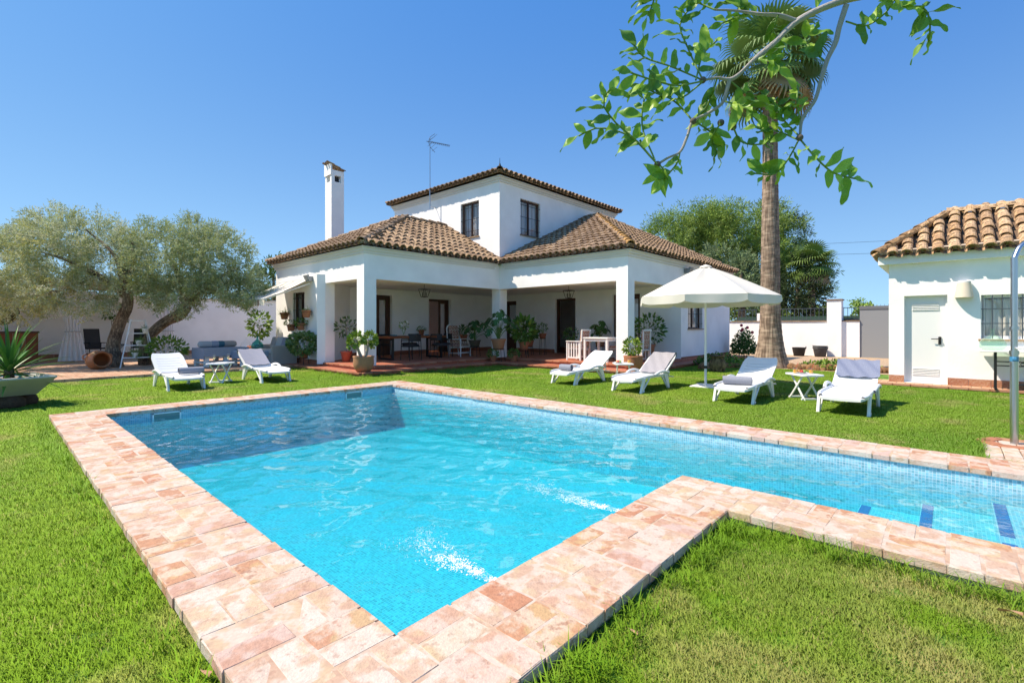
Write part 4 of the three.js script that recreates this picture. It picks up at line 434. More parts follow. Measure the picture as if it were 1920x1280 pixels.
// ---------- sun loungers ----------
const lounger = (() => {
  const g = thing('sun_lounger', 'x', 'sun lounger', [0, 0], 0, 'white plastic sun loungers on the lawn'), W = 0.31;
  const seatY = (x) => 0.30 + 0.035 * Math.exp(-x * 5) * 0 - 0.03 * Math.exp(-Math.max(0, x) * 7) + 0.012 * Math.sin(x * 2.4); // x from the foot end
  const slab = (f, th) => { const top = grid(18, 12, (s, t) => f(s, t, 0)), bot = grid(18, 12, (s, t) => f(s, t, -th)), rim = [0, 1].flatMap((e) => [grid(18, 1, (s, t) => f(s, e, -th * t)), grid(12, 1, (s, t) => f(e, s, -th * t))]); return mg(top, bot, rim); };
  const hw = (x) => W * (x < 0.22 ? Math.sqrt(Math.max(0, 1 - Math.pow((0.22 - x) / 0.22, 2) * 0.42)) : 1);
  part(g, 'seat', slab((s, t, d) => { const x = s * 1.27, z = (t - 0.5) * 2 * hw(x); return v3(x, seatY(x) - 0.012 * Math.cos(z / W * 1.5) + d, z); }, 0.035), M.white);
  for (const s of [-1, 1]) { part(g, 'side_rail', (() => { const pts = []; for (let i = 0; i <= 10; i++) { const x = 0.05 + i * 0.125; pts.push(v3(x, seatY(x) + 0.002, s * (hw(x) - 0.012))); } return tube(pts, 0.024, 30, 8); })(), M.white);
    const arch = tube([v3(0.72, 0.315, s * 0.315), v3(0.9, 0.365, s * 0.335), v3(1.12, 0.375, s * 0.34), v3(1.34, 0.335, s * 0.335)], 0.028, 16, 8); part(g, 'arm_rail', arch, M.white);
    const leg = (x0, x1, w0, w1, yt) => { const P = polyShape([[x1 - w1 / 2, 0], [x1 + w1 / 2, 0], [x0 + w0 / 2, yt], [x0 - w0 / 2, yt]]); const e = new THREE.ExtrudeGeometry(P, { depth: 0.03, bevelEnabled: true, bevelSize: 0.006, bevelThickness: 0.006, bevelSegments: 1 }); return e.translate(0, 0, s * 0.31 - 0.015); };
    part(g, 'front_leg', mg(leg(0.3, 0.17, 0.09, 0.055, 0.3), leg(0.26, 0.22, 0.05, 0.05, 0.05)), M.white); part(g, 'front_brace', rod(v3(0.56, 0.29, s * 0.3), v3(0.24, 0.03, s * 0.3), 0.017, 8), M.white); part(g, 'rear_leg', mg(leg(1.22, 1.38, 0.17, 0.075, 0.34)), M.white); part(g, 'rear_brace', rod(v3(1.02, 0.33, s * 0.3), v3(1.33, 0.03, s * 0.31), 0.017, 8), M.white); }
  // reclined back with five slots between slats
  const back = new THREE.Group(); back.name = 'backrest'; back.position.set(1.25, 0.31, 0); back.rotation.z = 0.54; g.add(back); const rows = [0.0, 0.13, 0.225, 0.32, 0.415, 0.51, 0.74], bw = (x) => 0.295 * (x > 0.55 ? Math.sqrt(1 - Math.pow((x - 0.55) / 0.19, 2) * 0.28) : 1);
  for (let i = 0; i < 6; i++) { const a = rows[i] + (i ? 0.013 : 0), b = rows[i + 1]; part(back, 'slat', slab((s, t, d) => { const x = a + (b - a) * s, z = (t - 0.5) * 2 * (i === 5 ? bw(x) : 0.235); return v3(x, d + 0.02 * Math.pow(z / 0.3, 2), z); }, 0.022), M.white); }
  for (const s of [-1, 1]) part(back, 'stile', slab((p, t, d) => v3(p * 0.56, d + 0.014 + 0.006 * t, s * (0.228 + 0.072 * t)), 0.03), M.white); part(back, 'support', mg(rod(v3(0.4, -0.02, 0.2), v3(0.3, -0.28, 0.2), 0.013), rod(v3(0.4, -0.02, -0.2), v3(0.3, -0.28, -0.2), 0.013), rod(v3(0.3, -0.28, -0.3), v3(0.3, -0.28, 0.3), 0.013)), M.white);
  return g;
})();
const LG = [[2.72, 11.28, PI / 2, 'white lounger with a rolled grey towel beside the patio end of the pool', 1], [4.5, 11.35, PI / 2, 'white lounger with a marbled grey towel over its back near the patio sofa'], [8.5, 6.4, 0, 'bare backed white lounger nearest the white porch table'], [8.32, 4.72, 0, 'white lounger with pale towel over its back left of the parasol pole'], [8.32, 2.72, 0, 'white lounger with a rolled towel in the shade of the parasol'], [8.32, 1.18, 0, 'white lounger with blue towel over its back nearest the pool house']];
LG.forEach(([u, v, t, l], i) => { if (!i) { lounger.position.set(u, 0, -v); lounger.rotation.y = t; lounger.userData.label = l; } else dup(lounger, l, [u, v], t); });
{
  const roll = (label, m, pos, turn, L = 0.42) => { const g = thing('rolled_towel', label, 'towel', pos, turn, 'rolled towels on the loungers'); const pts = []; for (let i = 0; i <= 90; i++) { const a = i / 90 * 7.2 * PI, r = 0.012 + 0.0088 * a / PI * 1.0; pts.push([Math.cos(a) * r, Math.sin(a) * r * 0.9]); } part(g, 'towel_roll', grid(90, 4, (s, t) => { const q = pts[Math.round(s * 90)]; return v3(q[0], 0.072 + q[1], (t - 0.5) * L + 0.006 * Math.sin(s * 20)); }), m); part(g, 'outer_wrap', mv(new THREE.CylinderGeometry(0.076, 0.076, L - 0.02, 28, 1, true), 0, 0.07, 0, 0, PI / 2, 0, v3(1, 1, 0.92)), m); };
  roll('rolled grey towel lying across the lounger beside the patio', M.towel, [2.86, 11.72, 0.315], 0.0 + PI / 2, 0.44); roll('dark grey rolled towel on the lounger nearest the porch table', M.towel, [8.86, 6.45, 0.305], 0.1, 0.3); roll('grey rolled towel on the lounger shaded by the parasol', M.towel, [8.72, 2.72, 0.305], 0.25, 0.46);
  const drape = (label, m, [u, v], turn, f) => { const g = thing('draped_towel', label, 'towel', [u, v], turn, 'towels over the lounger backs'); part(g, 'cloth', f, m); return g; };
  const on = (x, y, z) => { const a = 0.54, c = Math.cos(a), s = Math.sin(a); return v3(1.25 + x * c - y * s, 0.31 + x * s + y * c, z); };
  const over = (x0, len, w, skew = 0, wob = 0.006) => grid(16, 34, (s, t) => { const z = (s - 0.5) * w + skew * (t - 0.5), q = t * len, top = 0.755, fx = x0 + q; if (fx < top) return on(fx, 0.03 + 0.018 * Math.pow(z / 0.3, 2) + wob * Math.sin(z * 30 + fx * 17) + 0.002, z); const e = fx - top, a = Math.min(e / 0.05, PI); return on(top + 0.03 * Math.sin(a), 0.03 * Math.cos(a) - 0.002 - Math.max(0, e - 0.05 * PI) * 0.02 + wob * Math.sin(z * 25 + e * 12) - 0.0, z).add(v3(0, -Math.max(0, e - 0.05 * PI) * 0.9, 0)); });
  drape('marbled grey towel over the back of the lounger near the sofa', mat([0.36, 0.36, 0.42], 0.97, { map: tPlaster }), [4.5, 11.35], PI / 2, over(0.04, 0.95, 0.56)); drape('pale grey towel covering the back of the lounger by the parasol', mat([0.42, 0.40, 0.44], 0.97, { map: tCloth }), [8.32, 4.72], 0, over(-0.02, 0.98, 0.52)); drape('blue grey towel folded askew over the lounger by the pool house', M.towelBlue, [8.32, 1.18], 0, over(0.24, 0.8, 0.6, -0.06, 0.012));
  // folding side tables
  const tab = thing('folding_table', 'round cornered white folding table holding champagne glasses', 'table', [3.62, 12.45], 0.75, 'white folding tables between the loungers'); part(tab, 'top', (() => { const s = new THREE.Shape(), a = 0.27, b = 0.2, r = 0.09; s.moveTo(-a + r, -b); s.lineTo(a - r, -b); s.quadraticCurveTo(a, -b, a, -b + r); s.lineTo(a, b - r); s.quadraticCurveTo(a, b, a - r, b); s.lineTo(-a + r, b); s.quadraticCurveTo(-a, b, -a, b - r); s.lineTo(-a, -b + r); s.quadraticCurveTo(-a, -b, -a + r, -b); return new THREE.ExtrudeGeometry(s, { depth: 0.018, bevelEnabled: true, bevelSize: 0.008, bevelThickness: 0.006, bevelSegments: 2 }).rotateX(-PI / 2).translate(0, 0.44, 0); })(), M.white);
  for (const z of [-0.15, 0.15]) { const k = z > 0 ? 1 : 0.82; part(tab, 'leg', beam(v3(-0.2, 0.0, z * k), v3(0.17, 0.44, z * k), 0.02, 0.034, v3(0, 0, 1), 0.005), M.white); part(tab, 'leg', beam(v3(0.2, 0.0, z * k - 0.022), v3(-0.17, 0.44, z * k - 0.022), 0.02, 0.034, v3(0, 0, 1), 0.005), M.white); } for (const x of [-0.17, 0.17]) part(tab, 'crossbar', bx(0.035, 0.03, 0.34, x * 1.0, 0.02, 0, 0.006), M.white);
  dup(tab, 'white folding table with fruit and juice beside the striped backed lounger', [9.82, 5.55], 0.7); dup(tab, 'white folding table with two drinks near the blue towel lounger', [9.8, 1.93], 0.8);
  const flute = (label, pos) => { const f = thing('champagne_flute', label, 'glass', pos, 0, 'flutes on the patio side table'); part(f, 'bowl', lathe([[0.004, 0.07], [0.02, 0.085], [0.026, 0.12], [0.024, 0.2], [0.0232, 0.2], [0.0245, 0.12], [0.018, 0.088], [0.001, 0.078]], 16), M.glass); part(f, 'stem', mg(cyl(0.004, 0.004, 0.07, 0, 0.003, 0, 8), cyl(0.032, 0.03, 0.004, 0, 0, 0, 16)), M.glass); part(f, 'drink', mv(lathe([[0.001, 0.082], [0.017, 0.09], [0.0235, 0.12], [0.001, 0.122]], 14)), mat([0.75, 0.62, 0.25], 0.3)); }; flute('champagne flute on the patio end folding table', [3.5, 12.48, 0.466]); flute('champagne flute on the patio end folding table', [3.76, 12.38, 0.466]);
  const drink = (label, pos, m) => { const f = thing('drink_glass', label, 'glass', pos, rr(0, 3), 'juice glasses on the folding tables'); part(f, 'tumbler', lathe([[0.001, 0], [0.034, 0.002], [0.038, 0.1], [0.036, 0.1], [0.032, 0.006], [0.001, 0.006]], 18), M.glass); part(f, 'juice', cyl(0.031, 0.034, 0.055, 0, 0.007, 0, 16), m); part(f, 'straw', rod(v3(0.01, 0.02, 0), v3(-0.05, 0.2, 0.02), 0.003, 5), M.red); };
  drink('glass of orange juice with straw beside the fruit plate', [9.92, 5.45, 0.466], M.juice); drink('glass of orange juice on the table by the blue towel', [9.75, 2.06, 0.466], M.juice); drink('glass of orange juice on the table by the blue towel', [9.88, 1.84, 0.466], M.juice);
  const plate = (label, pos) => { const f = thing('fruit_plate', label, 'plate', pos, 0, 'fruit plates on the folding tables'); part(f, 'dish', lathe([[0.001, 0.004], [0.06, 0.004], [0.1, 0.018], [0.102, 0.022], [0.06, 0.01], [0.001, 0.01]], 24), M.white); [[0.03, 0, M.red], [-0.03, 0.02, M.red], [0, -0.035, mat([0.6, 0.3, 0.1], 0.5)], [-0.01, 0.05, mat([0.2, 0.35, 0.06], 0.5)]].forEach(([x, z, m]) => part(f, 'fruit', mv(new THREE.IcosahedronGeometry(0.028, 2), x, 0.034, z), m)); }; plate('plate of red fruit on the table beside the porch side lounger', [9.74, 5.62, 0.466]); plate('plate of fruit between two juice glasses', [9.8, 1.98, 0.466]);
}
{ // parasol
  const p = thing('parasol', 'large cream parasol with scalloped valance on a white pole', 'parasol', [10.42, 3.9], 0.1), N = 8, R = 1.44, hr = 1.92, ha = 2.6;
  const rim = (a) => { const k = ((a / (2 * PI / N)) % 1 + 1) % 1; return R * (Math.cos(PI / N) / Math.cos((k - 0.5) * 2 * PI / N)); };
  for (let i = 0; i < N; i++) part(p, 'canopy_panel', grid(14, 12, (s, t) => { const a = (i + s) * 2 * PI / N, r = rim(a) * t, sag = 0.055 * Math.sin(PI * s) * Math.sin(PI * Math.min(1, t * 0.98)) + 0.012 * t * (fbm(s * 5 + i * 7, t * 3 + 9, 4096, 3, 611) - 0.5); return v3(Math.cos(a) * r, ha - (ha - hr) * Math.pow(t, 1.12) - sag, Math.sin(a) * r); }), M.cream);
  for (let i = 0; i < N; i++) { part(p, 'valance', grid(16, 4, (s, t) => { const a = (i + s) * 2 * PI / N, r = rim(a) + 0.004 + 0.012 * Math.sin(s * 9 + i) * t; return v3(Math.cos(a) * r, hr - 0.004 - t * (0.17 - 0.055 * Math.pow(2 * Math.abs(s - 0.5), 6)), Math.sin(a) * r); }), M.cream); const a = i * 2 * PI / N, q = (r, y) => v3(Math.cos(a) * r, y, Math.sin(a) * r); part(p, 'rib', rod(q(0.03, ha - 0.04), q(R - 0.02, hr - 0.022), 0.008), M.whiteMetal); part(p, 'strut', rod(q(0.04, 1.86), q(0.75, 2.2), 0.007), M.whiteMetal); }
  part(p, 'pole', mg(cyl(0.027, 0.027, 0.9, 0, 0.04, 0), cyl(0.022, 0.022, 1.6, 0, 0.94, 0)), M.whiteMetal); part(p, 'clamp', mg(cyl(0.032, 0.032, 0.06, 0, 0.4, 0), bx(0.07, 0.03, 0.03, -0.04, 0.41, 0)), M.black); part(p, 'hub', cyl(0.05, 0.05, 0.08, 0, 1.83, 0), M.whiteMetal); part(p, 'top_cap', lathe([[0.13, 0], [0.1, 0.035], [0.03, 0.06], [0.001, 0.07]], 12).translate(0, ha - 0.035, 0), M.cream); part(p, 'base', bx(0.62, 0.035, 0.5, 0, 0.005, 0, 0.01), M.whitePaint);
}
{ // garden shower
  const s = thing('garden_shower', 'galvanised garden shower post with bent arm on a brick foot', 'shower', [7.48, -0.5]); part(s, 'pole', mg(cyl(0.034, 0.034, 1.0, 0, 0.03, 0, 16), cyl(0.028, 0.028, 1.02, 0, 1.03, 0, 16)), M.steel); part(s, 'collar', mg(cyl(0.04, 0.04, 0.04, 0, 1.0, 0, 16), cyl(0.038, 0.038, 0.03, 0, 1.27, 0, 16)), M.steel); part(s, 'tap', mg(bx(0.1, 0.04, 0.04, 0, 0.93, 0, 0.012), cyl(0.036, 0.036, 0.05, 0, 0.925, 0, 12)), mat([0.05, 0.22, 0.4], 0.4)); part(s, 'arm', tube([v3(0, 2.03, 0), v3(0.05, 2.16, 0.05), v3(0.17, 2.26, 0.2), v3(0.32, 2.24, 0.36)], 0.026, 20, 10), M.steel); part(s, 'shower_head', mv(cyl(0.09, 0.03, 0.05, 0, 0, 0, 18), 0.33, 2.14, 0.37, 0, 0.2), M.steel); part(s, 'soap_dish', bx(0.16, 0.015, 0.1, -0.04, 1.06, 0.06, 0.004), M.white); for (let i = 0; i < 6; i++) { const a = i * PI / 3; part(s, 'brick', bx(0.27, 0.05, 0.13, Math.cos(a) * 0.21, -0.006, Math.sin(a) * 0.21, 0.008, -a + PI / 2), pick([M.clayPot, M.clayLight])); }
}
// ---------- porch furniture ----------
{
  const FL = 0.2, dt = thing('dining_table', 'long wooden topped dining table on black frames in the porch', 'table', [9.85, 13.75, FL]); part(dt, 'top', uvBox(bx(2.35, 0.07, 0.95, 0, 0.71, 0, 0.01)), mat([0.95, 0.8, 0.6], 0.5, { map: rep(tWood, 0.8) })); for (const x of [-1.0, 1.0]) part(dt, 'frame_leg', mg(bx(0.06, 0.71, 0.06, x, 0, -0.4), bx(0.06, 0.71, 0.06, x, 0, 0.4), bx(0.06, 0.06, 0.74, x, 0, 0), bx(0.06, 0.06, 0.74, x, 0.65, 0)), M.blackIron);
  const ch = thing('dining_chair', 'x', 'chair', [9.3, 13.0, FL], PI, 'black metal dining chairs around the porch table'); part(ch, 'seat', bx(0.44, 0.03, 0.44, 0, 0.44, 0, 0.01), M.black); part(ch, 'backrest', grid(12, 6, (s, t) => v3((s - 0.5) * 0.46, 0.62 + t * 0.22, -0.24 + 0.05 * Math.cos((s - 0.5) * PI) * -1)), M.black); for (const x of [-1, 1]) { part(ch, 'leg', rod(v3(x * 0.23, 0, 0.23), v3(x * 0.22, 0.64, 0.2), 0.012), M.blackIron); part(ch, 'leg', rod(v3(x * 0.23, 0, -0.27), v3(x * 0.22, 0.84, -0.23), 0.012), M.blackIron); part(ch, 'armrest', rod(v3(x * 0.225, 0.64, 0.2), v3(x * 0.225, 0.66, -0.23), 0.014), M.blackIron); } part(ch, 'seat_cushion', bx(0.4, 0.04, 0.4, 0, 0.471, 0, 0.015), mat([0.03, 0.03, 0.035], 0.95)); ch.userData.label = 'black dining chair drawn up to the garden side, nearer the corner pillar';
  dup(ch, 'black dining chair on the garden side, nearer the rocking chair', [10.5, 13.0, FL], PI + 0.15); dup(ch, 'black dining chair behind the table beside the curtained door', [9.2, 14.6, FL], 0); dup(ch, 'black dining chair at the table end beside the open door', [11.25, 13.75, FL], -PI / 2); dup(ch, 'black dining chair behind the table beside the hanging pot', [10.4, 14.6, FL], 0);
  [[9.0, 13.45], [9.6, 13.45], [10.3, 13.45], [9.3, 14.05], [10.2, 14.05]].forEach(([u, v]) => { const p = thing('place_setting', 'teal napkin and plate set on the porch dining table', 'tableware', [u, v, FL + 0.781], 0, 'place settings on the porch table'); part(p, 'plate', lathe([[0.001, 0.004], [0.08, 0.004], [0.12, 0.018], [0.11, 0.014], [0.001, 0.008]], 20), M.white); part(p, 'napkin', bx(0.12, 0.03, 0.1, 0, 0.01, 0, 0.008, 0.4), mat([0.02, 0.2, 0.26], 0.9)); });
  // rocking chair
  const rk = thing('garden_armchair', 'high backed white wooden armchair with flowered cushion beside the open door', 'chair', [11.85, 13.5, FL], 0.15); for (const x of [-0.28, 0.28]) { part(rk, 'rear_post', rod(v3(x, 0, -0.28), v3(x * 0.92, 1.05, -0.42), 0.022, 8), M.whitePaint); part(rk, 'front_leg', rod(v3(x, 0, 0.28), v3(x, 0.62, 0.28), 0.022, 8), M.whitePaint); part(rk, 'armrest', bx(0.06, 0.03, 0.66, x * 1.02, 0.62, -0.03, 0.01), M.whitePaint); part(rk, 'stretcher', rod(v3(x, 0.12, -0.28), v3(x, 0.12, 0.28), 0.016), M.whitePaint); } for (const y of [0.12, 0.34]) part(rk, 'cross_rail', bx(0.54, 0.04, 0.03, 0, y, 0.28, 0.006), M.whitePaint); part(rk, 'top_rail', tube([v3(-0.26, 1.02, -0.41), v3(-0.16, 1.14, -0.43), v3(0.16, 1.14, -0.43), v3(0.26, 1.02, -0.41)], 0.026, 14, 8), M.whitePaint); part(rk, 'back_cushion', bx(0.48, 0.72, 0.09, 0, 0.42, -0.28, 0.04, 0, -0.14), M.bloom); part(rk, 'seat_cushion', bx(0.5, 0.1, 0.5, 0, 0.36, 0.0, 0.04), M.bloom);
  // white slatted set
  const wt = thing('porch_table', 'square white wooden table in the right porch', 'table', [13.15, 8.15, FL]); part(wt, 'top', bx(0.9, 0.04, 0.9, 0, 0.72, 0, 0.008), M.whitePaint); part(wt, 'apron', mg(bx(0.82, 0.08, 0.025, 0, 0.64, -0.4), bx(0.82, 0.08, 0.025, 0, 0.64, 0.4), bx(0.025, 0.08, 0.77, -0.4, 0.64, 0), bx(0.025, 0.08, 0.77, 0.4, 0.64, 0)), M.whitePaint); for (const x of [-0.4, 0.4]) for (const z of [-0.4, 0.4]) part(wt, 'leg', bx(0.065, 0.72, 0.065, x, 0, z), M.whitePaint);
  const wc = thing('slatted_armchair', 'x', 'chair', [13.2, 9.1, FL], PI, 'white slatted porch armchairs'); for (const x of [-0.27, 0.27]) { for (let i = 0; i < 5; i++) part(wc, 'slat', bx(0.02, 0.52, 0.045, x, 0.06, -0.2 + i * 0.1), M.whitePaint); part(wc, 'bottom_rail', bx(0.03, 0.05, 0.52, x, 0.06, 0), M.whitePaint); part(wc, 'armrest', bx(0.08, 0.03, 0.62, x, 0.6, 0.0, 0.008), M.whitePaint); for (const z of [-0.25, 0.27]) part(wc, 'leg', bx(0.045, 0.6, 0.045, x, 0, z), M.whitePaint); } part(wc, 'seat', bx(0.5, 0.03, 0.5, 0, 0.36, 0), M.whitePaint); part(wc, 'back_frame', mg(bx(0.5, 0.05, 0.03, 0, 0.96, -0.3), bx(0.04, 0.62, 0.03, -0.23, 0.38, -0.28), bx(0.04, 0.62, 0.03, 0.23, 0.38, -0.28)), M.whitePaint); part(wc, 'seat_cushion', bx(0.46, 0.07, 0.46, 0, 0.392, 0.0, 0.03), M.bloom); part(wc, 'back_cushion', bx(0.46, 0.52, 0.07, 0, 0.46, -0.235, 0.03, 0, -0.1), M.bloom); wc.userData.label = 'white slatted armchair with flowered cushion between the porch table and kitchen door';
  dup(wc, 'white slatted armchair beyond the porch table', [14.15, 8.15, FL], -PI / 2); dup(wc, 'white slatted armchair in the front opening beside the right pillar', [13.6, 7.15, FL], 0);
}
// ---------- foliage helpers ----------
const leaf6 = (L, W, droop = 0.15, fold = 0.25) => { // leaf along +x from the origin
  const a = [0, 0, 0], b = [L * 0.3, 0.02 * L, W / 2], c = [L * 0.3, 0.02 * L, -W / 2], d = [L * 0.65, -droop * L * 0.35, W * 0.42], e = [L * 0.65, -droop * L * 0.35, -W * 0.42], f = [L, -droop * L, 0], m = [L * 0.3, -fold * W * 0.3, 0], n = [L * 0.65, -droop * L * 0.35 - fold * W * 0.3, 0];
  const P = [].concat(a, b, m, a, m, c, b, d, n, b, n, m, m, n, e, m, e, c, d, f, n, n, f, e), g = new THREE.BufferGeometry(); g.setAttribute('position', new THREE.Float32BufferAttribute(P, 3)); g.computeVertexNormals(); return clean(g); };
const leaf2 = (L, W) => { const P = [0, 0, 0, L * 0.5, L * 0.05, W / 2, L, 0, 0, 0, 0, 0, L, 0, 0, L * 0.5, L * 0.05, -W / 2], g = new THREE.BufferGeometry(); g.setAttribute('position', new THREE.Float32BufferAttribute(P, 3)); g.computeVertexNormals(); return clean(g); };
const orient = (g, dir, roll = 0) => { const x = dir.clone().normalize(), y = Math.abs(x.y) > 0.97 ? v3(1, 0, 0) : v3(0, 1, 0), z = x.clone().cross(y).normalize(), yy = z.clone().cross(x); return g.applyMatrix4(new THREE.Matrix4().makeRotationX(roll)).applyMatrix4(new THREE.Matrix4().makeBasis(x, yy, z)); };
const rdir = () => { const z = rr(-1, 1), a = rr(0, 2 * PI), r = Math.sqrt(1 - z * z); return v3(r * Math.cos(a), z, r * Math.sin(a)); };
const sprig = (n, len, L, W, six = false, spread = 1) => { const out = []; for (let i = 0; i < n; i++) { const t = (i + 0.5) / n, d = v3(0.6, 0, 0).add(rdir().multiplyScalar(spread)); out.push(orient(six ? leaf6(L * rr(0.7, 1.2), W) : leaf2(L * rr(0.7, 1.2), W), d, rr(-1, 1)).translate(t * len, rr(-0.1, 0.1) * len, rr(-0.1, 0.1) * len)); } return mg(out); };
function scatter(parent, name, n, geo, m, at, colours) { // one mesh of n leaves or sprigs; at(i) -> [position, direction, scale]
  const gp = geo.attributes.position, gn = geo.attributes.normal, k = gp.count, P = new Float32Array(n * k * 3), N = new Float32Array(n * k * 3), C = new Float32Array(n * k * 3), b = new THREE.Matrix4(), a = v3(0, 0, 0);
  for (let i = 0; i < n; i++) { const [p, d, s] = at(i), x = d.clone().normalize(), y = Math.abs(x.y) > 0.97 ? v3(1, 0, 0) : v3(0, 1, 0), z = x.clone().cross(y).normalize(), c = pick(colours), f = rr(0.78, 1.2); b.makeBasis(x, z.clone().cross(x), z).multiply(new THREE.Matrix4().makeRotationX(o2 * rr(0, 6.28)));
    for (let q = 0; q < k; q++) { const t = (i * k + q) * 3; a.fromBufferAttribute(gp, q).multiplyScalar(s).applyMatrix4(b).add(p).toArray(P, t); a.fromBufferAttribute(gn, q).transformDirection(b).toArray(N, t); C[t] = c[0] * f; C[t + 1] = c[1] * f; C[t + 2] = c[2] * f; } }
  const g = new THREE.BufferGeometry(); g.setAttribute('position', new THREE.BufferAttribute(P, 3)); g.setAttribute('normal', new THREE.BufferAttribute(N, 3)); g.setAttribute('color', new THREE.BufferAttribute(C, 3)); return part(parent, name, g, m);
}
const o2 = 1;
// blobs: [centre Vector3, radius, squash]; clumps with gaps between them
function crown(parent, name, blobs, n, geo, m, colours, o = {}) {
  const { clump = 0.35, per = 14, hang = 0, inner = 0.5 } = o, w = blobs.map((b) => b[1] * b[1]), tot = w.reduce((a, b) => a + b, 0), centres = [], nc = Math.ceil(n / per);
  for (let i = 0; i < nc; i++) { let r = rand() * tot, k = 0; while (r > w[k] && k < blobs.length - 1) r -= w[k++]; const [c, R, sq = 0.85] = blobs[k], d = rdir(), q = R * (inner + (1 - inner) * Math.cbrt(rand())); centres.push([c.clone().add(v3(d.x * q, d.y * q * sq, d.z * q)), d, R]); }
  return scatter(parent, name, n, geo, m, (i) => { const [c, d, R] = centres[Math.floor(i / per) % nc], e = rdir(); return [c.clone().addScaledVector(e, clump * R * Math.cbrt(rand()) * 0.6), d.clone().add(e.multiplyScalar(0.7)).add(v3(0, -hang, 0)), rr(0.7, 1.25)]; }, colours);
}
const LM = leafy([1, 1, 1], { vertexColors: true }), LMg = leafy([1, 1, 1], { roughness: 0.42, transmission: 0.25, vertexColors: true });
const pb = (px, py, d, rpx, sq) => [atDepth(px, py, d), rpx / FPX * d, sq];
// ---------- olive trees ----------
{
  const cols = [[0.47, 0.51, 0.29], [0.57, 0.60, 0.40], [0.37, 0.42, 0.20], [0.54, 0.53, 0.20], [0.66, 0.68, 0.52]], g = sprig(13, 0.26, 0.085, 0.024), cols2 = [[0.42, 0.48, 0.27], [0.53, 0.57, 0.38], [0.32, 0.38, 0.17], [0.46, 0.49, 0.2]];
  const LO = leafy([1, 1, 1], { vertexColors: true, transmission: 0.45 }), sh = (l) => l.map(([c, r, q]) => [c.add(v3(0, -0.12, 0)), r * 0.84, q]); const t1 = thing('olive_tree', 'grey green olive tree with an upright trunk beside the white stepladder', 'olive tree', [0, 0, 0]), a = (px, py, d) => atDepth(px, py, d), base1 = W3(2.55, 18.75, 0.05);
  part(t1, 'trunk', limb([base1, a(212, 650, 14.65), a(222, 610, 14.6), a(238, 570, 14.5), a(236, 530, 14.5), a(228, 495, 14.5)], [0.26, 0.175, 0.155, 0.14, 0.13, 0.1], 60, 18, 0.1), M.bark); for (const [q, r] of [[[a(238, 555, 14.5), a(190, 520, 14.3), a(130, 490, 14.2), a(70, 470, 14.2)], [0.13, 0.07, 0.02]], [[a(236, 540, 14.5), a(215, 480, 14.6), a(160, 430, 14.8)], [0.13, 0.06, 0.02]], [[a(232, 545, 14.5), a(250, 490, 14.5), a(245, 440, 14.6)], [0.12, 0.06, 0.02]], [[a(180, 515, 14.3), a(120, 540, 13.9), a(50, 560, 13.7)], [0.07, 0.04, 0.01]]]) part(t1, 'limb', limb(q, r, 16, 8, 0.08), M.bark);
  crown(t1, 'crown', sh([pb(60, 490, 14.2, 92), pb(150, 465, 14.6, 92), pb(215, 475, 14.4, 66), pb(15, 548, 13.7, 58), pb(100, 540, 13.7, 56), pb(165, 545, 13.8, 44), pb(210, 440, 14.9, 50), pb(110, 430, 14.9, 55), pb(-40, 500, 14.5, 95), pb(190, 540, 13.9, 34), pb(115, 405, 14.9, 20), pb(45, 425, 14.6, 24)]), 7000, g, LO, cols, { clump: 0.38, hang: 0.12, per: 22, inner: 0.55 });
  const t2 = thing('olive_tree', 'olive tree with a dark leaning trunk behind the stepladder', 'olive tree', [0, 0, 0]), base2 = W3(3.45, 19.15, 0.05); part(t2, 'trunk', limb([base2, a(273, 655, 15.1), a(283, 628, 15.1), a(312, 602, 15), a(338, 588, 15), a(356, 562, 15), a(382, 535, 15)], [0.23, 0.165, 0.15, 0.15, 0.175, 0.14, 0.1], 60, 18, 0.12), M.bark); for (const [q, r] of [[[a(350, 570, 15), a(335, 520, 15), a(310, 470, 15.1)], [0.14, 0.08, 0.02]], [[a(372, 545, 15), a(410, 520, 15.1), a(450, 500, 15.2)], [0.13, 0.07, 0.02]], [[a(365, 550, 15), a(380, 490, 15.2), a(370, 440, 15.4)], [0.12, 0.06, 0.02]]]) part(t2, 'limb', limb(q, r, 16, 8, 0.08), M.bark);
  crown(t2, 'crown', sh([pb(325, 480, 15, 82), pb(395, 482, 15.3, 78), pb(440, 520, 15.1, 52), pb(370, 440, 15.6, 46), pb(312, 440, 15.5, 44), pb(455, 490, 15.7, 40), pb(335, 548, 14.6, 42), pb(300, 530, 14.8, 40), pb(450, 570, 14.6, 20), pb(400, 550, 14.7, 38), pb(470, 545, 15, 24)]), 5400, g, LO, cols2, { clump: 0.38, hang: 0.12, per: 22, inner: 0.55 });
}
// ---------- tall palm ----------
const fan = (R, n, span, droop) => { const out = []; for (let i = 0; i < n; i++) { const a = (i / (n - 1) - 0.5) * span, w = R * 0.052, L = R * (0.8 + 0.2 * Math.cos(a * 0.7)), c = Math.cos(a), s = Math.sin(a), p = (t, q, y) => [c * L * t - s * q, y, s * L * t + c * q], y1 = -0.03 * R, y2 = -droop * R * 0.32, y3 = -droop * R * rr(0.85, 1.25), P = []; const v = [p(0.02, 0, 0), p(0.45, w, y1), p(0.45, -w, y1), p(0.78, w * 0.6, y2), p(0.78, -w * 0.6, y2), p(0.96, 0, y3)]; for (const t of [[0, 1, 2], [1, 3, 2], [2, 3, 4], [3, 5, 4]]) for (const k of t) P.push(...v[k]); const g = new THREE.BufferGeometry(); g.setAttribute('position', new THREE.Float32BufferAttribute(P, 3)); g.computeVertexNormals(); out.push(g); } return mg(out); };
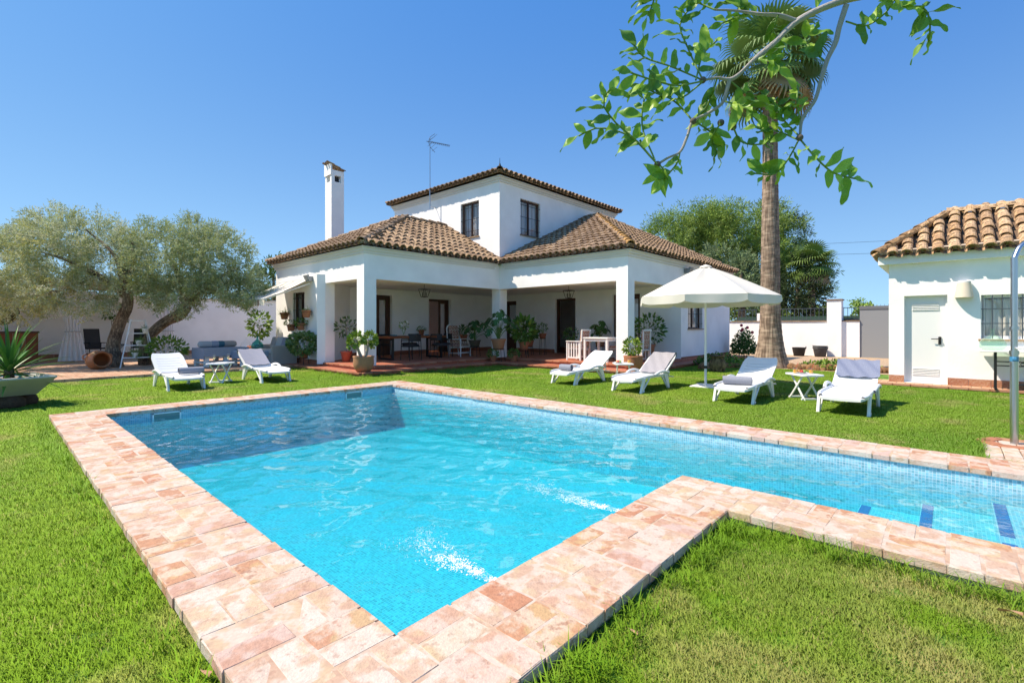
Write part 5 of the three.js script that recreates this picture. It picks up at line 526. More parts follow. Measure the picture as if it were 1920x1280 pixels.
function palmHead(t, top, n, R, pet, cols, dead) {
  const fans = [0, 1, 2].map(() => fan(R, 26, 4.2, 0.38)), ms = cols.map((c) => leafy(c, { roughness: 0.5 }));
  for (let i = 0; i < n; i++) { const k = i / n, el = 1.35 - 2.2 * k + rr(-0.15, 0.15), az = i * 2.39996 + rr(-0.2, 0.2), d = v3(Math.cos(az) * Math.cos(el), Math.sin(el), Math.sin(az) * Math.cos(el)), m = k > 1 - dead ? mat([0.36, 0.27, 0.15], 0.9) : pick(ms), tip = top.clone().addScaledVector(d, pet * rr(0.8, 1.15)), f = part(t, 'frond', fans[i % 3], m); const x = d.clone().add(v3(0, -0.35, 0)).normalize(), z = x.clone().cross(v3(0, 1, 0)).normalize(); f.applyMatrix4(new THREE.Matrix4().makeBasis(x, z.clone().cross(x), z).setPosition(tip)); part(f, 'stalk', rod(v3(0, 0, 0), f.worldToLocal ? top.clone().applyMatrix4(f.matrix.clone().invert()) : v3(-pet, 0, 0), 0.012, 5, 0.022), M.greenStem); }
}
{
  const [u, v] = [16.95, 4.28], t = thing('palm_tree', 'tall fan palm with ringed tan trunk swelling at its foot', 'palm tree', [u, v]), rad = (h) => 0.205 + 0.08 * Math.exp(-h / 4) + 0.29 * Math.exp(-h / 0.75) + 0.03 * Math.exp(-Math.pow(h - 3.6, 2) / 3), H = 9.7;
  part(t, 'trunk', (() => { const nh = 230, na = 28; return grid(na, nh, (s, q) => { const h = q * H, a = s * 2 * PI, r = rad(h) * (1 + 0.012 * Math.sin(h * 34 + Math.sin(a * 2) * 0.8) + 0.02 * (fbm(a * 2 + 9, h * 5, 4096, 3, 401) - 0.5) + 0.035 * (fbm(Math.cos(a) * 2 + 9, Math.sin(a) * 2 + h, 4096, 2, 402) - 0.5)); return v3(Math.cos(a) * r - h * 0.006, h, Math.sin(a) * r); }); })(), M.palmBark);
  palmHead(t, v3(-0.06, H - 0.1, 0), 38, 0.92, 1.1, [[0.17, 0.28, 0.08], [0.23, 0.35, 0.11], [0.13, 0.22, 0.07]], 0.08);
  const boots = []; for (let i = 0; i < 60; i++) { const a = rr(0, 6.28), h = rr(H - 1.0, H); boots.push(rod(v3(Math.cos(a) * 0.2, h - 0.15, Math.sin(a) * 0.2), v3(Math.cos(a) * 0.34, h + 0.12, Math.sin(a) * 0.34), 0.05, 5, 0.02)); } part(t, 'leaf_bases', mg(boots), mat([0.26, 0.15, 0.09], 0.95)).userData.kind = 'stuff';
  const sp = thing('palm_tree', 'small bright fan palm at the edge of the tree group', 'palm tree', [0, 0, 0]), c = atDepth(1522, 500, 30), foot = v3(c.x, 0, c.z); part(sp, 'trunk', limb([foot, foot.clone().lerp(c, 0.5), c], [0.25, 0.2, 0.2], 8, 8), M.palmBark); palmHead(sp, c, 24, 1.0, 0.8, [[0.20, 0.30, 0.07], [0.14, 0.22, 0.05]], 0.1);
}
// ---------- trees beyond the walls ----------
{
  const gp1 = sprig(12, 0.7, 0.3, 0.05), gl = sprig(10, 0.5, 0.2, 0.08), tree = (label, blobs, n, geo, cols, o) => { const t = thing('garden_tree', label, 'tree', [0, 0, 0], 0, 'trees beyond the walls'), c = blobs[0][0], R = blobs[0][1]; part(t, 'trunk', limb([v3(c.x, 0, c.z), v3(c.x + 0.1, c.y * 0.5, c.z), v3(c.x, c.y + R * 0.4, c.z)], [0.28, 0.2, 0.06], 12, 8, 0.06), M.bark); crown(t, 'crown', blobs, n, geo, LM, cols, o); };
  const pine = [[0.27, 0.39, 0.07], [0.34, 0.46, 0.10], [0.18, 0.28, 0.065], [0.30, 0.40, 0.11]], dark = [[0.05, 0.085, 0.032], [0.075, 0.115, 0.042], [0.04, 0.065, 0.026]], pale = [[0.24, 0.31, 0.155], [0.18, 0.25, 0.11]], o = { clump: 0.5, per: 9, inner: 0.35 };
  tree('bushy pine peering over the end of the long roof', [pb(1255, 450, 33, 36, 1.1), pb(1250, 490, 33, 30)], 800, gp1, pine, o);
  tree('rounded pine with a high crown above the window wall', [pb(1310, 430, 34, 38, 1.1), pb(1300, 480, 34, 45, 1.1), pb(1285, 430, 34, 24)], 1150, gp1, pine, o);
  tree('pine with a bare trunk showing beneath its crown', [pb(1362, 430, 33, 36, 1.1), pb(1355, 480, 33, 46, 1.1), pb(1340, 420, 33, 24)], 1150, gp1, pine, o);
  tree('tall pine partly hidden by the palm trunk', [pb(1418, 440, 33, 40, 1.1), pb(1425, 500, 33, 48, 1.2), pb(1440, 420, 33, 24), pb(1400, 560, 33, 34)], 1250, gp1, pine, o);
  tree('pine with its crown leaning away from the palm trunk', [pb(1470, 450, 34, 36, 1.1), pb(1490, 520, 34, 44, 1.3), pb(1465, 410, 34, 20)], 1100, gp1, pine.concat(dark), o);
  tree('dark broadleaf tree rising behind the railing', [pb(1495, 560, 30, 44, 0.9), pb(1470, 575, 30, 36), pb(1520, 585, 30, 26), pb(1490, 520, 30.5, 36)], 1000, gl, dark, { clump: 0.6, per: 8 });
  tree('dark broadleaf tree glimpsed under the parasol edge', [pb(1420, 590, 29, 40, 0.8), pb(1385, 585, 29, 30, 0.9)], 620, gl, dark.concat(pine), { clump: 0.6, per: 8 });
  tree('pale silvery shrub tree above the end of the roof', [pb(1390, 520, 26, 30), pb(1352, 486, 27, 20), pb(1405, 550, 26, 26), pb(1375, 495, 27, 20)], 640, gl, pale, { clump: 0.5, per: 8 });
  tree('green tree showing between the olive crown and the house', [pb(512, 530, 29, 34, 1.1), pb(490, 545, 29, 34), pb(528, 560, 29, 26)], 560, gl, [[0.13, 0.21, 0.05], [0.09, 0.15, 0.04]], { clump: 0.5, per: 8 });
  tree('small rounded tree on the horizon past the tall pillar', [pb(1612, 582, 75, 12, 1), pb(1606, 592, 75, 10)], 120, sprig(10, 0.9, 0.5, 0.25), pine, { clump: 0.6, per: 6 });
  tree('yellow green shrub on the horizon beside the tall pillar', [pb(1540, 586, 60, 14, 0.6), pb(1525, 590, 60, 12, 0.6)], 140, sprig(10, 0.8, 0.4, 0.2), [[0.24, 0.32, 0.06]], { clump: 0.6, per: 6 });
  for (const [y0, y1, l] of [[459, 449, 'upper thin power cable crossing behind the trees'], [479, 474, 'lower thin power cable crossing behind the trees']]) solo('power_cable', l, 'cable', tube([atDepth(1300, y0 + 2, 38), atDepth(1480, y0, 38), atDepth(1800, y1 - 4, 38)], 0.012, 12, 5), M.greyBar, [0, 0, 0], 0, 'power cables');
}
// ---------- pots and plants ----------
const potA = (r, h) => lathe([[0.001, 0], [r * 0.68, 0], [r * 0.94, h * 0.84], [r * 1.04, h * 0.84], [r * 1.05, h], [r * 0.9, h], [r * 0.86, h * 0.86], [0.001, h * 0.86]], 22), potR = (r, h) => lathe([[0.001, 0], [r * 0.62, 0], [r * 0.9, h * 0.25], [r * 1.0, h * 0.55], [r * 0.96, h * 0.85], [r * 1.02, h * 0.93], [r * 1.02, h], [r * 0.86, h], [r * 0.82, h * 0.86], [0.001, h * 0.86]], 24);
const G1 = [[0.13, 0.25, 0.045], [0.19, 0.32, 0.065], [0.09, 0.18, 0.04]], G2 = [[0.24, 0.34, 0.05], [0.30, 0.40, 0.07], [0.17, 0.27, 0.04]], G3 = [[0.07, 0.155, 0.04], [0.10, 0.20, 0.055]];
const bushLeaf = leaf6(0.1, 0.045), smallLeaf = leaf6(0.06, 0.03), strap = (() => { const out = []; for (let i = 0; i < 16; i++) { const a = rr(0, 6.28), L = rr(0.18, 0.34), c = Math.cos(a), s = Math.sin(a), P = [], p = (t, w) => { const r = L * t, y = L * (1.2 * t - 1.35 * t * t); return [c * r - s * w, y, s * r + c * w]; }; for (let k = 0; k < 4; k++) { const w0 = 0.008 * (1 - k / 4.4), w1 = 0.008 * (1 - (k + 1) / 4.4), A = p(k / 4, w0), B = p(k / 4, -w0), C = p((k + 1) / 4, w1), D = p((k + 1) / 4, -w1); P.push(...A, ...B, ...C, ...B, ...D, ...C); } const g = new THREE.BufferGeometry(); g.setAttribute('position', new THREE.Float32BufferAttribute(P, 3)); g.computeVertexNormals(); out.push(g); } return mg(out); })();
function potted(label, pos, pr, ph, o = {}) {
  const { shape = potA, m = M.clayPot, plant = 'bush', R = 0.25, H = 0.3, n = 160, cols = G1, leaf = bushLeaf, stemH = 0.1, stand = 0, group } = o, t = thing(o.name ?? 'potted_plant', label, 'plant', pos, o.turn ?? 0, group), y0 = stand + ph * 0.86, pot = part(t, 'pot', shape(pr, ph).translate(0, stand, 0), m); part(pot, 'soil', cyl(pr * 0.82, pr * 0.82, 0.015, 0, y0 - 0.005, 0, 18), M.soil);
  if (stand) { const st = part(t, 'stand', mv(new THREE.TorusGeometry(pr * 0.8, 0.009, 5, 20), 0, stand + ph * 0.1, 0, 0, PI / 2), M.blackIron); for (let i = 0; i < 4; i++) { const a = i * PI / 2 + 0.4; part(st, 'leg', rod(v3(Math.cos(a) * pr * 0.8, stand + ph * 0.1, Math.sin(a) * pr * 0.8), v3(Math.cos(a) * pr * 1.0, 0, Math.sin(a) * pr * 1.0), 0.009, 5), M.blackIron); } }
  const c = v3(0, y0 + stemH + H * 0.5, 0);
  if (plant === 'bush') { for (let i = 0; i < 6; i++) { const d = rdir(); part(t, 'stem', rod(v3(d.x * pr * 0.3, y0, d.z * pr * 0.3), v3(d.x * R * 0.7, c.y + Math.abs(d.y) * H * 0.3, d.z * R * 0.7), 0.007, 5, 0.003), M.greenStem); } scatter(t, 'foliage', n, leaf, LMg, () => { const d = rdir(), q = 0.35 + 0.65 * Math.cbrt(rand()); return [v3(d.x * R * q, c.y + d.y * H * 0.55 * q, d.z * R * q), d.clone().add(v3(0, 0.1, 0)), rr(0.7, 1.3)]; }, cols); }
  if (plant === 'strap') scatter(t, 'foliage', n, strap, LMg, () => [v3(rr(-1, 1) * pr * 0.4, y0, rr(-1, 1) * pr * 0.4), v3(1, 0.02, rr(-0.3, 0.3)), rr(0.7, 1.2) * R / 0.25], cols);
  if (plant === 'tree') { const k = v3(rr(-0.03, 0.03), c.y, rr(-0.03, 0.03)); part(t, 'trunk', limb([v3(0, y0 - 0.02, 0), v3(0.02, (y0 + c.y) / 2, 0.01), k], [0.022, 0.016, 0.01], 10, 7, 0.05), M.twig); for (let i = 0; i < 7; i++) { const d = rdir(); part(t, 'branch', rod(k.clone().add(v3(0, -H * 0.35 * rand(), 0)), k.clone().add(v3(d.x * R * 0.8, d.y * H * 0.4, d.z * R * 0.8)), 0.008, 5, 0.003), M.twig); } scatter(t, 'foliage', n, leaf, LMg, () => { const d = rdir(), q = 0.3 + 0.7 * Math.cbrt(rand()); return [v3(k.x + d.x * R * q, c.y + d.y * H * 0.55 * q, k.z + d.z * R * q), d, rr(0.7, 1.3)]; }, cols); }
  return t;
}
const monsteraLeaf = (R) => { const s = new THREE.Shape(); const pts = []; for (let i = 0; i <= 64; i++) { const a = -PI + i / 64 * 2 * PI, k = Math.cos(a), r = R * (0.62 + 0.3 * Math.max(0, k) + 0.1 * (1 - Math.abs(Math.sin(a)))), cut = Math.abs(Math.sin(a)) > 0.15 && Math.abs(Math.sin(a * 5.5)) < 0.24 ? 0.5 : 1, st = Math.abs(a) > 2.85 ? 0.35 : 1; pts.push([Math.cos(a) * r * cut * st + R * 0.45, Math.sin(a) * r * cut * st * 0.95]); } pts.forEach(([x, y], i) => i ? s.lineTo(x, y) : s.moveTo(x, y)); const g = new THREE.ShapeGeometry(s).rotateX(-PI / 2), p = g.attributes.position; for (let i = 0; i < p.count; i++) { const x = p.getX(i), z = p.getZ(i); p.setY(i, -0.35 * x * x / R - 0.12 * z * z / R); } g.computeVertexNormals(); return clean(g); };
function monstera(label, pos, pr, ph, stand, n, spread, hgt, shape = potA, m = M.clayLight) { const t = potted(label, pos, pr, ph, { plant: 'none', stand, shape, m, name: 'monstera_plant' }), y0 = stand + ph * 0.86, gs = [monsteraLeaf(0.17), monsteraLeaf(0.21), monsteraLeaf(0.14)], ms = [leafy([0.05, 0.125, 0.04], { roughness: 0.35 }), leafy([0.08, 0.175, 0.05], { roughness: 0.35 })]; for (let i = 0; i < n; i++) { const a = i * 2.4 + rr(-0.3, 0.3), k = Math.sqrt((i + 0.5) / n), tip = v3(Math.cos(a) * spread * k * rr(0.7, 1), y0 + hgt * (1.08 - k * rr(0.45, 0.85)), Math.sin(a) * spread * k * rr(0.7, 1)), f = part(t, 'leaf', gs[i % 3], pick(ms)), x = v3(Math.cos(a), rr(-0.75, -0.1), Math.sin(a)).normalize(), z = x.clone().cross(v3(0, 1, 0)).normalize(); f.applyMatrix4(new THREE.Matrix4().makeBasis(x, z.clone().cross(x), z).setPosition(tip)); part(t, 'stalk', tube([v3(0, y0 - 0.02, 0), v3(tip.x * 0.35, y0 + (tip.y - y0) * 0.6, tip.z * 0.35), tip.clone().addScaledVector(x, 0.03)], 0.008, 8, 5), M.greenStem); } return t; }
{
  const F = 0.2;
  // corner pillar: round pot with a forked succulent
  const a = potted('succulent with two thick stems in a round clay pot by the corner pillar', [6.72, 11.5, 0.1], 0.27, 0.42, { shape: potR, m: M.clayLight, plant: 'none', name: 'potted_plant' }); for (const [x, z, R] of [[-0.2, 0.02, 0.19], [0.16, -0.04, 0.17]]) { part(a, 'stem', limb([v3(x * 0.2, 0.33, 0), v3(x * 0.7, 0.52, z), v3(x, 0.72, z), v3(x * 1.1, 0.86, z)], [0.05, 0.04, 0.028, 0.02], 14, 8, 0.06), mat([0.36, 0.31, 0.24], 0.9)); crown(a, 'foliage', [[v3(x * 1.15, 0.88, z), R, 0.8], [v3(x * 1.9, 0.74, z), R * 0.5]], 330, leaf6(0.085, 0.05), LMg, G2, { clump: 0.5, per: 6, inner: 0.3 }); }
  const b = potted('round topped citrus bush in a tan clay pot before the right pillar', [11.92, 6.42, 0.1], 0.26, 0.4, { shape: potR, m: M.clayPot, plant: 'tree', R: 0.23, H: 0.44, stemH: 0.08, n: 420, cols: G2, leaf: leaf6(0.075, 0.04) });
  potted('thin ficus tree in a red plastic pot behind the corner pillar', [7.5, 13.85, F], 0.17, 0.34, { m: mat([0.36, 0.07, 0.035], 0.45), plant: 'tree', R: 0.3, H: 0.55, stemH: 0.5, n: 170, cols: [[0.09, 0.14, 0.06], [0.14, 0.2, 0.1]], leaf: leaf6(0.1, 0.05) });
  potted('dense geranium in a clay pot on a black iron stool by the terrace step', [6.66, 14.95, 0.1], 0.16, 0.26, { stand: 0.2, plant: 'bush', R: 0.44, H: 0.62, stemH: -0.06, n: 520, cols: [[0.10, 0.19, 0.05], [0.16, 0.26, 0.09], [0.22, 0.30, 0.14]], leaf: leaf6(0.11, 0.1, 0.2) });
  potted('young fig tree in a broad clay pot behind the sofa', [6.45, 18.0, 0.08], 0.36, 0.55, { m: M.clayGlaze, plant: 'tree', R: 0.36, H: 0.85, stemH: 0.42, n: 260, cols: G1.concat(G2), leaf: leaf6(0.13, 0.08) });
  // pots hung around the grilled window
  [[533, 592, 'clay pot with trailing grass hung on the wall left of the grilled window', 0.14], [574, 588, 'clay pot with trailing grass hung on the wall right of the grilled window', 0.14], [545, 614, 'clay pot with bushy green plant hung under the grilled window corner', 0.13], [564, 612, 'clay pot standing on the sill of the grilled window', 0.12]].forEach(([x, y, l, r], i) => { const [v, h] = onU(x, y, 6.8), t = potted(l, [6.8, v, h - 0.12], r, 0.23, { plant: i < 2 ? 'strap' : 'bush', n: i < 2 ? 7 : 130, R: i < 2 ? 0.22 : 0.2, H: 0.2, stemH: -0.04, cols: i < 2 ? [[0.22, 0.32, 0.10], [0.3, 0.38, 0.16]] : G1, leaf: smallLeaf, group: 'pots around the grilled window' }); part(t, 'wall_bracket', mg(mv(new THREE.TorusGeometry(r * 1.0, 0.006, 5, 20), 0, 0.17, 0, 0, PI / 2), bx(0.12, 0.012, 0.02, 0.12, 0.17, 0)), M.blackIron); });
  // plants at the inner column
  monstera('large monstera in a tan pot on an iron stand at the inner column', [11.86, 11.5, 0.1], 0.25, 0.38, 0.4, 26, 0.72, 1.05); monstera('smaller monstera in a trough on legs left of the inner column', [12.1, 12.95, F], 0.22, 0.26, 0.34, 13, 0.42, 0.85, potA, mat([0.10, 0.08, 0.05], 0.8));
  potted('broad leaved lily in a clay pot right of the inner column', [12.85, 11.2, F], 0.19, 0.3, { stand: 0.26, plant: 'bush', R: 0.34, H: 0.75, n: 230, cols: G1, leaf: leaf6(0.2, 0.09, 0.3) }); potted('low fern in a small clay pot left of the inner column foot', [11.72, 11.62, 0.1], 0.12, 0.2, { plant: 'bush', R: 0.2, H: 0.26, n: 230, cols: [[0.12, 0.24, 0.04], [0.16, 0.28, 0.06]], leaf: smallLeaf, stemH: -0.02 }); potted('low fern in a small clay pot right of the inner column foot', [12.15, 11.05, 0.1], 0.12, 0.2, { plant: 'bush', R: 0.2, H: 0.26, n: 230, cols: [[0.10, 0.2, 0.04], [0.14, 0.25, 0.06]], leaf: smallLeaf, stemH: -0.02 });
  potted('dark leaved plant in a clay pot on an iron stand along the porch wall', [14.2, 12.1, F], 0.18, 0.26, { stand: 0.3, plant: 'bush', R: 0.28, H: 0.55, n: 150, cols: G3, leaf: leaf6(0.17, 0.1, 0.3) }); potted('green plant on a tall thin iron stand beside the kitchen door', [14.6, 11.75, F], 0.15, 0.22, { stand: 0.62, plant: 'bush', R: 0.2, H: 0.3, n: 150, cols: G1, leaf: smallLeaf }); potted('dark leafy pot plant behind the high backed armchair', [13.3, 14.9, F], 0.16, 0.26, { stand: 0.5, plant: 'bush', R: 0.22, H: 0.3, n: 110, cols: G3 });
  monstera('monstera in a pot behind the square porch table', [15.3, 9.6, F], 0.2, 0.3, 0.35, 14, 0.42, 0.75); potted('sprawling shrub in a clay pot inside the front porch opening', [15.3, 7.65, F], 0.22, 0.36, { stand: 0.14, plant: 'bush', R: 0.52, H: 0.9, n: 330, cols: G3.concat(G1), leaf: leaf6(0.13, 0.06, 0.25) }); potted('small leafy pot behind the slatted armchair by the kitchen door', [14.3, 10.2, F], 0.14, 0.22, { stand: 0.35, plant: 'bush', R: 0.25, H: 0.35, n: 110, cols: G3 });
  { const [u, h] = onV(790, 622, 15.85), t = potted('clay pot hung on the porch wall left of the open door', [u, 15.85, h - 0.14], 0.12, 0.22, { plant: 'bush', R: 0.17, H: 0.2, n: 80, cols: G1, leaf: smallLeaf, stemH: -0.03 }); part(t, 'wall_bracket', bx(0.02, 0.012, 0.2, 0, 0.16, -0.06), M.blackIron); }
  const vs = thing('flower_vase', 'glass vase of white flowers on the porch dining table', 'vase', [9.55, 13.75, F + 0.78]); part(vs, 'vase', lathe([[0.001, 0], [0.05, 0.003], [0.06, 0.12], [0.04, 0.2], [0.05, 0.24], [0.047, 0.24], [0.037, 0.2], [0.056, 0.12], [0.045, 0.008]], 18), M.glass); for (let i = 0; i < 7; i++) { const a = i * 0.9, tip = v3(Math.cos(a) * 0.12, 0.38 + rr(-0.05, 0.12), Math.sin(a) * 0.12); part(vs, 'stem', rod(v3(0, 0.02, 0), tip, 0.004, 5), M.greenStem); if (i % 2) part(vs, 'flower', mv(new THREE.IcosahedronGeometry(0.035, 1), tip.x, tip.y, tip.z), M.whitePaint); } scatter(vs, 'foliage', 60, smallLeaf, LMg, () => { const d = rdir(); return [v3(d.x * 0.13, 0.36 + d.y * 0.1, d.z * 0.13), d, rr(0.8, 1.4)]; }, G2);
  // stepladder plants, shrub, jar
  [[3.05, 18.0, 0.745, 'grass like plant on the upper shelf of the white stepladder', 7, 0.2], [2.95, 17.95, 0.385, 'trailing plant on the middle shelf of the white stepladder', 9, 0.26], [3.2, 17.98, 1.105, 'tuft of leaves on the high shelf of the white stepladder', 5, 0.16]].forEach(([u, v, h, l, n, R]) => potted(l, [u, v, h], 0.085, 0.14, { m: M.whitePaint, plant: 'strap', n, R, cols: [[0.16, 0.27, 0.06], [0.22, 0.33, 0.1]], group: 'plants on the white stepladder' }));
  potted('bright leafy shrub in a clay pot beside the stepladder foot', [3.72, 17.75, 0.08], 0.24, 0.3, { plant: 'bush', R: 0.5, H: 0.62, n: 620, stemH: -0.02, cols: G2.concat(G1), leaf: leaf6(0.11, 0.045) });
  const j = thing('terracotta_jar', 'two handled terracotta jar lying on its side beside the olive trunk', 'jar', [2.12, 18.1, 0.34], -0.15); const jr = part(j, 'body', mv(lathe([[0.001, -0.28], [0.16, -0.27], [0.26, -0.12], [0.29, 0.04], [0.26, 0.18], [0.19, 0.25], [0.2, 0.3], [0.235, 0.32], [0.2, 0.32], [0.17, 0.26], [0.23, 0.17], [0.26, 0.04], [0.22, -0.12], [0.001, -0.24]], 28), 0, 0, 0, 0.35, PI / 2 - 0.1), M.clayGlaze); for (const s of [-1, 1]) part(j, 'handle', mv(new THREE.TorusGeometry(0.07, 0.02, 6, 14, PI), s * 0.25, 0.1, 0.12, 0.35, 0, -s * PI / 2), M.clayGlaze); jr.position.y = -0.01;
  const ur = solo('stone_urn', 'weathered stone urn with open mouth on the lawn near the palm', 'urn', (() => { const g = lathe([[0.001, 0], [0.17, 0], [0.2, 0.06], [0.235, 0.17], [0.23, 0.28], [0.17, 0.38], [0.165, 0.42], [0.21, 0.47], [0.19, 0.48], [0.14, 0.42], [0.19, 0.28], [0.001, 0.1]], 28); return g; })(), mat([0.72, 0.66, 0.52], 0.95, { map: tBark }), [14.15, 4.95, 0]); ur.rotation.z = 0.06;
  // bed at the palm: border stones, ground cover, rose, buckets
  const sg = [0, 1, 2].map(() => { const g = new THREE.IcosahedronGeometry(0.13, 2), p = g.attributes.position; const k = rr(0, 9); for (let i = 0; i < p.count; i++) { const n = 1 + 0.3 * (fbm(p.getX(i) * 9 + k + 20, (p.getY(i) + p.getZ(i)) * 9 + 20, 4096, 2, 501) - 0.5) * 2; p.setXYZ(i, p.getX(i) * n, p.getY(i) * n, p.getZ(i) * n); } g.computeVertexNormals(); return g; }), sms = [[0.56, 0.42, 0.30], [0.62, 0.52, 0.40], [0.48, 0.36, 0.26]].map((c) => mat(c, 0.95, { map: tGravel })), bd = thing('stone_border', 'row of rounded tan stones edging the planted bed by the palm', 'border'); for (let i = 0; i < 34; i++) { const t = i / 33, q = t < 0.3 ? [14.7 + t * 5.4, 5.6 - t * 2.7] : [16.5 + (t - 0.3) * 0.6, 4.4 - (t - 0.3) * 5.2]; if (Math.hypot(q[0] - 16.95, q[1] - 4.28) < 0.75) continue; const o = part(bd, 'stone', pick(sg), pick(sms)); o.position.set(q[0] + rr(-0.05, 0.05), 0.06, -(q[1])); o.rotation.set(rr(0, 3), rr(0, 3), 0); o.scale.set(1, rr(0.8, 1.15), 1); }
  const bed = (label, u, v, R, H, n, cols, name = 'ground_cover') => { const t = thing(name, label, 'plant', [u, v]); scatter(t, 'foliage', n, bushLeaf, LMg, () => { const a = rr(0, 6.28), q = Math.sqrt(rand()); return [v3(Math.cos(a) * R * q * 0.7, H * (0.15 + 0.85 * rand() * (1 - q * q * 0.7)), Math.sin(a) * R * q), rdir().add(v3(0, 0.5, 0)), rr(0.7, 1.3)]; }, cols); for (let i = 0; i < 5; i++) part(t, 'stem', rod(v3(rr(-0.3, 0.3) * R, 0, rr(-0.5, 0.5) * R), v3(rr(-0.4, 0.4) * R, H * 0.8, rr(-0.6, 0.6) * R), 0.008, 5), M.greenStem); return t; };
  bed('leafy ground cover behind the border stones right of the palm', 17.2, 2.5, 1.0, 0.3, 900, G1.concat(G2)); bed('low dark green shrub behind the border stones left of the palm', 15.9, 5.5, 0.8, 0.45, 800, G1); const rose = bed('dark rose bush with red blooms behind the palm trunk', 20.5, 6.15, 0.5, 1.25, 1700, G3, 'rose_bush'); for (let i = 0; i < 6; i++) part(rose, 'bloom', mv(new THREE.IcosahedronGeometry(0.06, 1), rr(-0.3, 0.1), rr(0.9, 1.4), rr(-0.35, 0.45)), mat([0.35, 0.02, 0.06], 0.7));
  const bk = thing('plastic_bucket', 'black plastic bucket standing against the garden wall', 'bucket', [24.1, 4.95], 0, 'buckets by the garden wall'); part(bk, 'tub', lathe([[0.001, 0], [0.2, 0], [0.27, 0.38], [0.285, 0.38], [0.26, 0.385], [0.2, 0.02], [0.001, 0.02]], 20), M.black); part(bk, 'handle', mv(new THREE.TorusGeometry(0.05, 0.01, 5, 12), 0, 0.38, 0.27), M.black); dup(bk, 'grey bucket holding a coiled garden hose', [24.1, 4.15], 0.5).children[0].material = mat([0.06, 0.06, 0.065], 0.8); const hs = thing('garden_hose', 'coiled dark hose spilling over the grey bucket', 'hose', [24.1, 4.15, 0.3]); part(hs, 'coil', (() => { const p = []; for (let i = 0; i < 60; i++) { const a = i * 0.5; p.push(v3(Math.cos(a) * (0.24 + 0.04 * Math.sin(i)), 0.03 + i * 0.0025, Math.sin(a) * (0.26 + 0.03 * Math.cos(i * 1.7)))); } return tube(p, 0.016, 200, 6); })(), mat([0.10, 0.10, 0.10], 0.6));
  const iv = thing('climbing_ivy', 'green climbing plant on the shaded wall under the shelter', 'plant', [0, 0, 0]); crown(iv, 'foliage', [[W3(3.35, 25.12, 2.15), 0.42, 1.3], [W3(3.6, 25.12, 1.75), 0.3, 1.2], [W3(5.0, 25.12, 1.7), 0.28, 1.2]].map(([c, r, s]) => [c, r, s]), 700, bushLeaf, LMg, G3.concat(G1), { clump: 0.4 });  part(iv, 'stem', limb([W3(3.5, 25.2, 0.08), W3(3.4, 25.2, 1.2), W3(3.3, 25.2, 2.3)], [0.02, 0.015, 0.01], 8, 6), M.twig);
}
